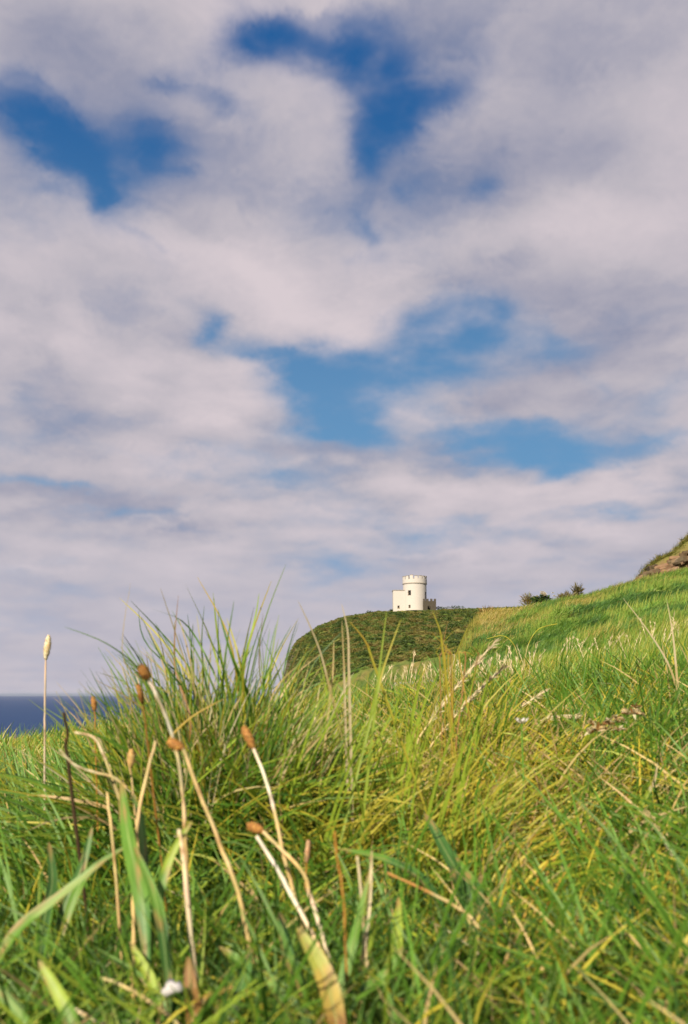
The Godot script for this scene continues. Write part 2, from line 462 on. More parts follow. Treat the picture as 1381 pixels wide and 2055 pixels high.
func build_tower() -> void:
	var lime := speckled(Color(0.52, 0.485, 0.45), Color(0.40, 0.37, 0.335), 0.35, 0.9, 1.5, 3)
	var cap := speckled(Color(0.36, 0.31, 0.25), Color(0.2, 0.175, 0.135), 0.8, 0.95, 3.0, 4)
	var stone := speckled(Color(0.085, 0.068, 0.045), Color(0.032, 0.027, 0.019), 1.3, 0.95, 6.0, 5)
	var wood := speckled(Color(0.20, 0.14, 0.06), Color(0.12, 0.08, 0.035), 2.0, 0.7, 1.0, 6)
	var pane := StandardMaterial3D.new()
	pane.albedo_color = Color(0.08, 0.08, 0.08)
	pane.roughness = 0.12
	var foot := at(833, 1224.5, 290)
	foot.y = headland(foot.x, 290) - 0.35
	var t := base("round_tower", foot)
	tag(t, "white round castle tower with battlements standing on the far headland", "tower")
	# the drum with its window openings
	var views := [[-31.0, 5.0, 0.95, 1.45, "window"], [-31.5, 1.05, 0.62, 0.95, "window"], [63.0, 4.3, 0.9, 2.1, "window"], [12.0, 1.0, 0.3, 0.5, ""]]
	var drum := CSGCombiner3D.new()
	drum.name = "drum"
	t.add_child(drum)
	var body := CSGCylinder3D.new()
	body.name = "wall"
	body.radius = 3.42
	body.height = 8.0
	body.sides = 64
	body.material = lime
	drum.add_child(body)
	body.position.y = 4.0
	for v in views:
		if v[4] == "": continue
		var a := deg_to_rad(v[0])
		var o := Vector3(sin(a), 0, cos(a))
		cut(drum, o * 3.3 + Vector3.UP * v[1], a, Vector3(v[2], v[3], 0.9), lime)
		window_in(t, o * 3.02 + Vector3.UP * v[1], a, v[2] - 0.004, v[3] - 0.004, wood, pane)
	put("string_course", ring(3.3, 3.6, 7.72, 7.93, 0, TAU, 64, Color.WHITE).mesh(cap), t)
	put("parapet", ring(3.05, 3.55, 7.931, 8.95, 0, TAU, 64, Color.WHITE).mesh(lime), t)
	put("wall_walk", ring(0.0, 3.04, 8.001, 8.1, 0, TAU, 48, Color.WHITE).mesh(stone), t)
	for k in 16:
		var a := deg_to_rad(k * 22.5 + 3.0)
		var hh := 9.86 + (0.22 if k == 15 else 0.0) + rng.randf_range(-0.04, 0.04)
		var mer := put("merlon", ring(3.06, 3.54, 8.952, hh, a - 0.137, a + 0.137, 5, Color.WHITE).mesh(lime), t)
		put("coping", ring(3.0, 3.6, hh + 0.002, hh + 0.14, a - 0.15, a + 0.15, 5, Color.WHITE).mesh(cap), mer)
	# the square wing on the seaward side
	var wing := CSGCombiner3D.new()
	wing.name = "wing"
	t.add_child(wing)
	var wb := CSGBox3D.new()
	wb.name = "wall"
	wb.size = Vector3(3.9, 6.1, 4.4)
	wb.material = lime
	wing.add_child(wb)
	wb.position = Vector3(-4.45, 2.75, -0.6)
	cut(wing, Vector3(-4.85, 1.05, 1.5), 0, Vector3(0.6, 0.75, 0.8), lime)
	window_in(t, Vector3(-4.85, 1.05, 1.25), 0, 0.596, 0.746, wood, pane)
	box("wing_coping", t, Vector3(4.15, 0.16, 4.65), Vector3(-4.45, 5.883, -0.6), cap)
	# the low battlemented forecourt of bare stone
	var court := CSGCombiner3D.new()
	court.name = "forecourt_wall"
	t.add_child(court)
	var cb := CSGBox3D.new()
	cb.name = "wall"
	cb.size = Vector3(3.7, 2.9, 3.4)
	cb.material = stone
	court.add_child(cb)
	cb.position = Vector3(3.95, 1.1, 2.3)
	cut(court, Vector3(3.95, 1.4, 2.3), 0, Vector3(2.9, 2.9, 2.6), stone)
	cut(court, Vector3(3.75, 0.2, 3.9), 0, Vector3(0.8, 1.3, 1.2), stone)
	var arch := CSGCylinder3D.new()
	arch.name = "opening"
	arch.operation = CSGShape3D.OPERATION_SUBTRACTION
	arch.radius = 0.4
	arch.height = 1.2
	arch.material = stone
	court.add_child(arch, true)
	arch.position = Vector3(3.75, 0.85, 3.9)
	arch.rotation.x = PI / 2
	for m in [[2.36, 3.79, 0.5], [3.35, 3.79, 0.62], [4.45, 3.79, 0.62], [5.5, 3.79, 0.58], [5.59, 2.5, 0.42], [5.59, 1.2, 0.42]]:
		box("merlon", t, Vector3(m[2], 0.62, 0.42), Vector3(m[0], 2.862, m[1]), stone)

# ---------------------------------------------------------------- grass
const GREEN := Color(0.095, 0.205, 0.024)
const LIME := Color(0.24, 0.325, 0.036)
const DEEP := Color(0.04, 0.105, 0.02)
const SAGE := Color(0.125, 0.215, 0.058)
const YELLOW := Color(0.39, 0.35, 0.042)
const OCHRE := Color(0.38, 0.26, 0.035)
const STRAW := Color(0.46, 0.36, 0.17)
const PALE := Color(0.54, 0.45, 0.28)
const BROWN := Color(0.20, 0.10, 0.03)

func tuft(n: int, l0: float, l1: float, w: float, tilt: float, spread_az: float, bend: float, radius: float, palette: Array, segs := 5) -> ArrayMesh:
	# a tuft of n blades that lean towards +x
	var s := Shape.new()
	for k in n:
		var az := rng.randfn(0.0, spread_az)
		var out := Vector3(cos(az), 0, sin(az))
		var root := Vector3(rng.randfn(0, radius), -0.015, rng.randfn(0, radius))
		var len_ := rng.randf_range(l0, l1)
		var th := clampf(rng.randfn(tilt, 0.25), 0.0, 1.45)
		var kb := bend * rng.randf_range(0.3, 1.7)
		var pts := PackedVector3Array([root])
		var p := root
		var twist := rng.randf_range(-0.25, 0.25)
		for q in segs:
			p += (Vector3.UP * cos(th) + out * sin(th)) * (len_ / segs)
			out = out.rotated(Vector3.UP, twist / segs * 3.0)
			th += kb / segs
			pts.append(p)
		var c: Color = vary(palette[rng.randi() % palette.size()], 0.22)
		var f := Vector3(rng.randfn(0, 0.5), 0.5, rng.randfn(0, 0.5)) - out.cross(Vector3.UP).rotated(Vector3.UP, rng.randf() * TAU) * 0.4
		ribbon(s, pts, w * rng.randf_range(0.6, 1.35), [c], f.normalized())
	return s.mesh(leaf_mat)

func scatter(parent: Node, called: String, variants: Array, where: Array, tints: Array) -> void:
	# shares the places out between the variants, one MultiMesh each
	for v in variants.size():
		var mm := MultiMesh.new()
		mm.transform_format = MultiMesh.TRANSFORM_3D
		mm.use_colors = true
		mm.mesh = variants[v]
		var mine := []
		for k in range(v, where.size(), variants.size()):
			mine.append(k)
		mm.instance_count = mine.size()
		for k in mine.size():
			mm.set_instance_transform(k, where[mine[k]])
			mm.set_instance_color(k, tints[mine[k]])
		var o := MultiMeshInstance3D.new()
		o.name = called
		o.multimesh = mm
		o.set_meta("kind", "stuff")
		parent.add_child(o, true)

func spot(x: float, d: float, lean: float, size: float) -> Transform3D:
	var e := 0.05 + d * 0.02
	var nn := Vector3(ground(x - e, d) - ground(x + e, d), 2.0 * e, -(ground(x, d - e) - ground(x, d + e))).normalized()
	nn = (nn + Vector3.UP * 1.5).normalized()
	var bx := Vector3(cos(lean), 0, sin(lean))
	var bz := bx.cross(nn).normalized()
	bx = nn.cross(bz).normalized()
	return Transform3D(Basis(bx, nn, bz) * Basis.from_scale(Vector3.ONE * size), Vector3(x, ground(x, d), -d))

func build_grass() -> void:
	var kinds := {
		"green": [GREEN, GREEN, LIME, LIME, LIME, SAGE, YELLOW],
		"lush": [GREEN, GREEN, LIME, LIME, GREEN, SAGE],
		"yellow": [YELLOW, LIME, YELLOW, OCHRE, LIME, YELLOW, STRAW],
		"dry": [STRAW, STRAW, YELLOW, PALE, OCHRE, LIME],
		"deep": [DEEP, GREEN, GREEN, DEEP, LIME]}
	# --- within reach: single blades a few millimetres wide
	var near := base("foreground_grass", Vector3.ZERO)
	tag(near, "long matted green and yellow grass filling the foreground", "grass", "", "stuff")
	var sets := {}
	for key in kinds:
		sets[key] = []
		for k in 3:
			sets[key].append(tuft(15, 0.07, 0.21, 0.0034, [0.35, 0.8, 1.15][k], 0.8, [0.9, 0.7, 0.5][k], 0.024, kinds[key], 6))
	var spots := {}
	var tint := {}
	for key in kinds:
		spots[key] = []; tint[key] = []
	for k in 11500:
		var d := 0.42 + 2.3 * pow(rng.randf(), 0.62)
		var x := rng.randf_range(-1, 1) * (0.40 * d + 0.22)
		var p := patches.get_noise_2d(x * 130.0, d * 130.0)
		var yel := exp(-(pow((x - 0.22) / 0.17, 2) + pow((d - 1.5) / 0.4, 2))) + exp(-(pow((x - 0.02) / 0.22, 2) + pow((d - 1.7) / 0.5, 2))) * 0.8
		var key := "green"
		var r := rng.randf()
		if r < yel * 0.8 + p * 0.15: key = "yellow"
		elif r > 0.93 - maxf(p, 0.0) * 0.1: key = "dry"
		elif x < -0.05 and d < 1.3 and rng.randf() < 0.55: key = "lush"
		elif p < -0.15: key = "deep"
		var lean := 0.35 + 1.3 * patches.get_noise_2d(x * 60.0 + 300.0, d * 60.0) + rng.randfn(0, 0.55)
		if x < -0.25: lean += 2.4
		elif rng.randf() < 0.45: lean += PI + rng.randfn(0, 0.5)
		spots[key].append(spot(x, d, lean, rng.randf_range(0.65, 1.2)))
		var b := rng.randf_range(0.95, 1.35)
		tint[key].append(Color(b * 1.04, b, b))
	for k in 1100:       # a golden stand right of the tussock
		var d := rng.randf_range(1.35, 2.6)
		var x := rng.randf_range(-0.06, 0.17) * d
		var key: String = ["yellow", "yellow", "green", "green", "dry"][rng.randi() % 5]
		var p := spot(x, d, 0.8 + rng.randfn(0, 1.5), rng.randf_range(0.8, 1.25))
		spots[key].append(p)
		var b := rng.randf_range(0.9, 1.25)
		tint[key].append(Color(b, b, b))
	for k in 6500:
		var d := rng.randf_range(-0.9, 2.7)
		var x := (0.30 * maxf(d, 0.0) + rng.randf_range(0.12 if d > 0.4 else 0.0, 1.5)) * (1.0 if rng.randf() < 0.5 else -1.0)
		var key: String = ["green", "lush", "green", "yellow", "dry", "lush"][rng.randi() % 6]
		if absf(x) < 0.42 * d + 0.12 and d > 0.3: continue
		spots[key].append(spot(x, d, rng.randf() * TAU, rng.randf_range(0.6, 1.0) * (0.7 if d < 0.5 else 1.0)))
		tint[key].append(Color.WHITE)
	for k in 1500:
		var d := rng.randf_range(0.46, 0.95)
		var x := rng.randf_range(-1, 1) * (0.40 * d + 0.1)
		var key: String = ["green", "lush", "deep", "yellow", "lush"][rng.randi() % 5]
		spots[key].append(spot(x, d, rng.randf() * TAU, rng.randf_range(0.55, 0.95)))
		var b := rng.randf_range(0.9, 1.3)
		tint[key].append(Color(b, b, b))
	for key in kinds:
		scatter(near, key + "_tufts", sets[key], spots[key], tint[key])
	var leafy := [tuft(6, 0.09, 0.2, 0.0105, 0.4, 1.2, 0.9, 0.02, [DEEP, GREEN, GREEN, SAGE], 8), tuft(6, 0.09, 0.18, 0.009, 0.7, 1.2, 0.9, 0.02, [GREEN, LIME, DEEP, GREEN], 8), tuft(5, 0.1, 0.2, 0.0065, 0.5, 1.5, 0.6, 0.02, [GREEN, LIME, GREEN, SAGE], 8)]
	var lp := []
	var lt := []
	for k in 900:
		var d := rng.randf_range(0.62, 1.25)
		var x := rng.randf_range(-0.42, 0.10) * d - 0.03
		if k > 800: x = rng.randf_range(0.0, 0.4) * d
		lp.append(spot(x, d, rng.randf() * TAU, rng.randf_range(0.6, 1.05)))
		var b := rng.randf_range(0.75, 1.2)
		lt.append(Color(b, b, b))
	scatter(near, "leafy_tufts", leafy, lp, lt)
	# fine upright blades that stand in front of the stalks, and taller golden ones beside the tussock
	var slim := [tuft(7, 0.10, 0.24, 0.0026, 0.25, 1.4, 0.5, 0.02, [GREEN, LIME, GREEN, SAGE, DEEP], 7), tuft(7, 0.10, 0.22, 0.0022, 0.4, 1.4, 0.6, 0.02, [LIME, GREEN, YELLOW, STRAW], 7)]
	var gold := [tuft(7, 0.14, 0.30, 0.003, 0.3, 1.5, 0.6, 0.02, [YELLOW, LIME, STRAW, YELLOW], 7), tuft(6, 0.14, 0.28, 0.003, 0.45, 1.5, 0.7, 0.02, [YELLOW, OCHRE, LIME, PALE], 7)]
	lp = []; lt = []
	var gp := []
	for k in 260:
		var d := rng.randf_range(0.64, 1.1)
		lp.append(spot(rng.randf_range(-0.4, 0.12) * d, d, rng.randf() * TAU, rng.randf_range(0.6, 1.0)))
		d = rng.randf_range(1.15, 1.8)
		gp.append(spot(rng.randf_range(-0.07, 0.13) * d, d, rng.randfn(0.2, 1.2), rng.randf_range(0.7, 1.15)))
		lt.append(Color.WHITE)
	scatter(near, "slim_tufts", slim, lp, lt)
	scatter(near, "golden_tufts", gold, gp, lt)
	# --- up to the crest of the near bank
	var bank := base("bank_grass", Vector3.ZERO)
	tag(bank, "yellow green grass thick with dry blades on the near bank", "grass", "", "stuff")
	var pale_lime := Color(0.36, 0.40, 0.09)
	kinds = {
		"green": [GREEN, LIME, LIME, pale_lime, pale_lime, SAGE, YELLOW],
		"lush": [GREEN, GREEN, LIME, LIME, pale_lime, SAGE],
		"yellow": [YELLOW, LIME, pale_lime, OCHRE, YELLOW, STRAW],
		"dry": [STRAW, PALE, YELLOW, PALE, STRAW, pale_lime],
		"deep": [GREEN, LIME]}
	for key in kinds:
		sets[key] = []; spots[key] = []; tint[key] = []
		for k in 3:
			sets[key].append(tuft(18, 0.07, 0.19, 0.0042, [0.45, 0.8, 1.1][k], 0.7, 0.6, 0.045, kinds[key], 4))
	for k in 26000:
		var d := 2.5 + 8.5 * pow(rng.randf(), 0.7)
		var x := rng.randf_range(-0.42, 0.46) * d + rng.randf_range(-0.5, 0.5)
		var t := x / d
		if t < -0.05 and d > 7.5: continue
		var p := patches.get_noise_2d(x * 40.0, d * 40.0)
		var key := "green"
		var r := rng.randf()
		var dryness := 0.30 + p * 0.5 - maxf(t - 0.15, 0.0) * 1.6
		if t < -0.1: dryness -= 0.02
		if r < dryness * 0.5: key = "dry"
		elif r < dryness * 0.5 + 0.24 - maxf(t - 0.15, 0.0): key = "yellow"
		elif p < -0.2: key = "lush"
		var lean := 0.5 + 1.1 * patches.get_noise_2d(x * 25.0 + 300.0, d * 25.0) + rng.randfn(0, 0.5)
		spots[key].append(spot(x, d, lean, rng.randf_range(0.7, 1.2)))
		var b := rng.randf_range(1.0, 1.4)
		tint[key].append(Color(b, b, b))
	for key in kinds:
		scatter(bank, key + "_tufts", sets[key], spots[key], tint[key])
	# --- the green slope beyond it
	var slope := base("slope_grass", Vector3.ZERO)
	tag(slope, "bright green combed grass covering the slope up to the ridge", "grass", "", "stuff")
	var far_kinds := {
		"green": [Color(0.085, 0.185, 0.03), Color(0.115, 0.22, 0.032), Color(0.065, 0.15, 0.026), Color(0.16, 0.24, 0.04)],
		"lush": [Color(0.065, 0.145, 0.03), Color(0.05, 0.115, 0.025), Color(0.085, 0.165, 0.03)],
		"fresh": [Color(0.2, 0.3, 0.05), Color(0.16, 0.27, 0.04), Color(0.26, 0.31, 0.07), Color(0.12, 0.22, 0.035)],
		"tawny": [Color(0.40, 0.30, 0.09), Color(0.32, 0.27, 0.06), Color(0.46, 0.36, 0.15), Color(0.16, 0.2, 0.035)],
		"brown": [Color(0.15, 0.09, 0.03), Color(0.2, 0.14, 0.05), Color(0.1, 0.1, 0.03)]}
	var fs := {}
	var fp := {}
	var ft := {}
	for key in far_kinds:
		fs[key] = []; fp[key] = []; ft[key] = []
		for k in 3:
			fs[key].append(tuft(20, 0.07, 0.22, 0.008, [0.5, 0.9, 1.2][k], 0.75, 0.6, 0.09, far_kinds[key], 4))
	for k in 80000:
		var d := 10.0 + 31.0 * pow(rng.randf(), 0.75)
		var t := rng.randf_range(0.02, 0.47)
		var x := t * d
		if t < 0.075 and d > 14.0: continue
		var p := patches.get_noise_2d(x * 14.0, d * 5.0)
		var p2 := patches.get_noise_2d(x * 45.0 + 500.0, d * 22.0)
		var key := "fresh" if p2 > 0.02 else ("green" if p + p2 * 0.6 > -0.1 else "lush")
		var r := rng.randf()
		var mat_ := 0.0
		# matted dry grass: the west end of the knoll, and bands along the slope
		mat_ += 1.2 * (1.0 - smoothstep(0.14, 0.185, t + p * 0.05)) * smoothstep(20.0, 25.0, d)
		mat_ += (0.75 + p * 2.0) * exp(-(pow((t - 0.215) / 0.045, 2) + pow((d - 21.5 - (t - 0.215) * 30.0) / 2.2, 2)))
		mat_ += 0.8 * exp(-(pow((t - 0.15) / 0.03, 2) + pow((d - 18.0) / 1.5, 2)))
		mat_ += 0.45 * exp(-(pow((t - 0.30) / 0.05, 2) + pow((d - 28.0) / 1.5, 2)))
		var ruddy := 0.7 * exp(-(pow((t - 0.165) / 0.03, 2) + pow((d - 20.0) / 1.6, 2)))
		if r < mat_ + maxf(p - 0.22, 0.0) * 1.0: key = "tawny"
		elif r < mat_ + ruddy: key = "brown"
		var lean := 0.2 + 1.2 * patches.get_noise_2d(x * 9.0 + 300.0, d * 9.0) + rng.randfn(0, 0.35)
		fp[key].append(spot(x, d, lean, rng.randf_range(0.6, 1.15)))
		var b := rng.randf_range(1.1, 1.5)
		ft[key].append(Color(b, b, b))
	for key in far_kinds:
		scatter(slope, key + "_tufts", fs[key], fp[key], ft[key])

# ---------------------------------------------------------------- single plants of the foreground
func blade(s: Shape, root: Vector3, az: float, tilt: float, bend: float, len_: float, w: float, cols: Array, segs := 7, swirl := 0.0) -> void:
	var out := Vector3(cos(az), 0, sin(az))
	var pts := PackedVector3Array([root])
	var p := root
	var th := tilt
	for q in segs:
		p += (Vector3.UP * cos(th) + out * sin(th)) * (len_ / segs)
		th += bend / segs
		out = out.rotated(Vector3.UP, swirl / segs)
		pts.append(p)
	ribbon(s, pts, w, cols, Vector3(rng.randfn(0, 0.6), 0.35, 1.0).normalized())

func path(px: Array, d0: float, d1: float, rooted: bool) -> Array:
	# points from the foot upwards: picture positions with a depth that runs from d0 (foot) to d1 (tip), led down to the ground
	var out := []
	for k in px.size():
		var t := float(k) / (px.size() - 1)
		out.append(at(px[k][0], px[k][1], lerpf(d0, d1, t)))
	if rooted:
		var a: Vector3 = out[0]
		var g := ground(a.x, d0 + 0.02) - 0.01
		if a.y - g > 0.02:
			var b: Vector3 = (a - out[1]).normalized()
			out.push_front(a + b * ((a.y - g) / -b.y) if b.y < -0.8 else a + (b + Vector3.DOWN * 0.5).normalized() * 0.015)
	return out

func moved(pts: PackedVector3Array, by: Vector3) -> PackedVector3Array:
	var out := PackedVector3Array()
	for p in pts: out.append(p - by)
	return out

func seed_head(len_: float, wide: float, cols: Array, blunt := 0.75, seed_ := 0.0) -> ArrayMesh:
	# a spike packed with little husks, standing along +y
	var s := Shape.new()
	var rings := 15
	var sides := 13
	for k in rings + 1:
		var t := float(k) / rings
		var prof := pow(sin(PI * clampf(t * 0.94 + 0.03, 0.0, 1.0)), 1.0 - blunt + 0.12)
		for q in sides:
			var a := TAU * (q + 0.5 * (k % 2)) / sides
			var r := wide * 0.5 * prof * (1.0 + rng.randf_range(-0.16, 0.2))
			var o := Vector3(cos(a), 0, sin(a))
			s.add(o * r + Vector3(0, t * len_ + rng.randf_range(-0.02, 0.02) * len_, 0), (o + Vector3.UP * (t - 0.5) * 1.2).normalized(), vary(cols[rng.randi() % cols.size()], 0.3))
	for k in rings:
		for q in sides:
			s.quad(k * sides + q, k * sides + (q + 1) % sides, (k + 1) * sides + (q + 1) % sides, (k + 1) * sides + q)
	# husks that stand out from the spike
	for k in 130:
		var t := rng.randf_range(0.04, 0.97)
		var a := rng.randf() * TAU
		var o := Vector3(cos(a), 0, sin(a))
		var r := wide * 0.5 * pow(sin(PI * t), 1.0 - blunt + 0.12)
		var p := o * r * 0.95 + Vector3.UP * t * len_
		var w := wide * 0.10
		var side := Vector3(-sin(a), 0, cos(a))
		var c := vary(cols[rng.randi() % cols.size()], 0.35)
		var f := s.add(p - side * w, o, c)
		s.add(p + side * w, o, c)
		s.add(p + o * w * rng.randf_range(1.2, 3.0) + Vector3.UP * w * rng.randf_range(1.5, 3.0), (o + Vector3.UP).normalized(), c)
		s.tri(f, f + 1, f + 2)
	return s.mesh(stem_mat)

func seed_stalk(called: String, label: String, px: Array, d0: float, d1: float, r: float, cols: Array, head: Array, group := "", lean := Vector3.ZERO) -> void:
	# head: [length, width, colours, bluntness]; the foot comes first in px
	var pts := path(px, d0, d1, true)
	var foot: Vector3 = pts[0]
	var t := base(called, foot)
	tag(t, label, "seed stalk" if head else "stalk", group)
	var s := Shape.new()
	var c := moved(curve(pts, 5), foot)
	var mottled := []
	for k in 24:
		var mc: Color = cols[k * cols.size() / 24]
		mottled.append(vary(mc if rng.randf() > 0.15 else mc.lerp(BROWN, 0.55), 0.2))
	for k in range(1, c.size() - 1):
		c[k] += Vector3(rng.randfn(0, 0.0002), 0, rng.randfn(0, 0.0003))
	tube(s, c, r * 0.6, r * 0.46, mottled, 7, 0.12)
	put("stalk", s.mesh(stem_mat), t)
	if head:
		var o := put("seed_head", seed_head(head[0] * 0.92, head[1] * 0.78, head[2], head[3]), t, c[c.size() - 1])
		var up := (c[c.size() - 1] - c[c.size() - 3]).normalized() + lean
		o.quaternion = Quaternion(Vector3.UP, up.normalized())
		o.position -= up.normalized() * head[0] * 0.04

func broad_leaf(pts: PackedVector3Array, w: float, cols: Array, facing: Vector3, cup := 0.25, ribs := 0.05, wave := 0.0) -> ArrayMesh:
	# a lance-shaped leaf with lengthwise ribs
	var s := Shape.new()
	var m := pts.size() - 1
	var n := 10
	for k in m + 1:
		var t := float(k) / m
		var tan_ := (pts[min(k + 1, m)] - pts[max(k - 1, 0)]).normalized()
		var side := tan_.cross(facing).normalized()
		var nn := side.cross(tan_).normalized()
		var ww := w * 0.5 * (0.28 + 0.72 * smoothstep(0.0, 0.4, t)) * pow(maxf(1.0 - pow(t, 3.0), 0.0), 0.7) * (1.0 + 0.12 * bumps.get_noise_2d(t * 90.0, w * 70000.0)) + 0.0004
		for q in n + 1:
			var u := float(q) / n * 2.0 - 1.0
			var lift := cup * ww * u * u + (ribs * ww if q % 2 == 0 else 0.0) + wave * ww * sin(t * 40.0 + absf(u) * 2.0) * absf(u)
			var c: Color = cols[mini(int(t * cols.size()), cols.size() - 1)]
			c = c * 0.9
			if q == n / 2: c = c.lerp(Color(0.3, 0.36, 0.14), 0.45)
			elif q % 2 == 0: c = c * 1.12
			var worn := bumps.get_noise_2d(t * 160.0 + w * 90000.0, u * 22.0 + pts[0].x * 900.0)
			if worn > 0.28: c = c.lerp(Color(0.26, 0.17, 0.06), clampf((worn - 0.28) * 5.0, 0.0, 0.85))
			if t > 0.93: c = c.lerp(Color(0.24, 0.15, 0.05), 0.7)
			s.add(pts[k] + side * ww * u + nn * lift, (nn - side * u * cup * 1.6 + side * (0.35 * ribs * 8.0 * (1.0 if q % 2 == 0 else -1.0))).normalized(), vary(c, 0.15))
	for k in m:
		for q in n:
			var a := k * (n + 1) + q
			s.quad(a, a + n + 1, a + n + 2, a + 1)
	return s.mesh(broad_mat)

func leaf_plant(label: String, root: Array, leaves: Array) -> void:
	# leaves: [picture points from foot to tip, depth at foot, depth at tip, width, colours, facing, label]
	var a := at(root[0], root[1], root[2])
	var foot := Vector3(a.x, ground(a.x, root[2]), -root[2])
	var t := base("plantain_plant", foot)
	tag(t, label, "plant")
	for l in leaves:
		var pts := path(l[0], l[1], l[2], false)
		var first: Vector3 = pts[0]
		pts.push_front(first + (first - pts[1]).normalized() * 0.03 + Vector3(0, -0.03, 0))
		var o := put("leaf", broad_leaf(moved(curve(pts, 5), foot), l[3] * 0.62, l[4], l[5], 0.25, 0.05, 0.06 if l.size() > 7 else 0.0), t)
		if l.size() > 6 and l[6] != "": o.set_meta("label", l[6])

func single_blade(called: String, label: String, px: Array, d0: float, d1: float, w: float, cols: Array, category := "grass blade", group := "") -> void:
	var pts := path(px, d0, d1, true)
	var foot: Vector3 = pts[0]
	var s := Shape.new()
	ribbon(s, moved(curve(pts, 6), foot), w * 0.72, cols, Vector3(rng.randfn(0, 0.3), 0.35, 1).normalized(), 0.5, 0.35)
	tag(put(called, s.mesh(leaf_mat), self, foot), label, category, group)

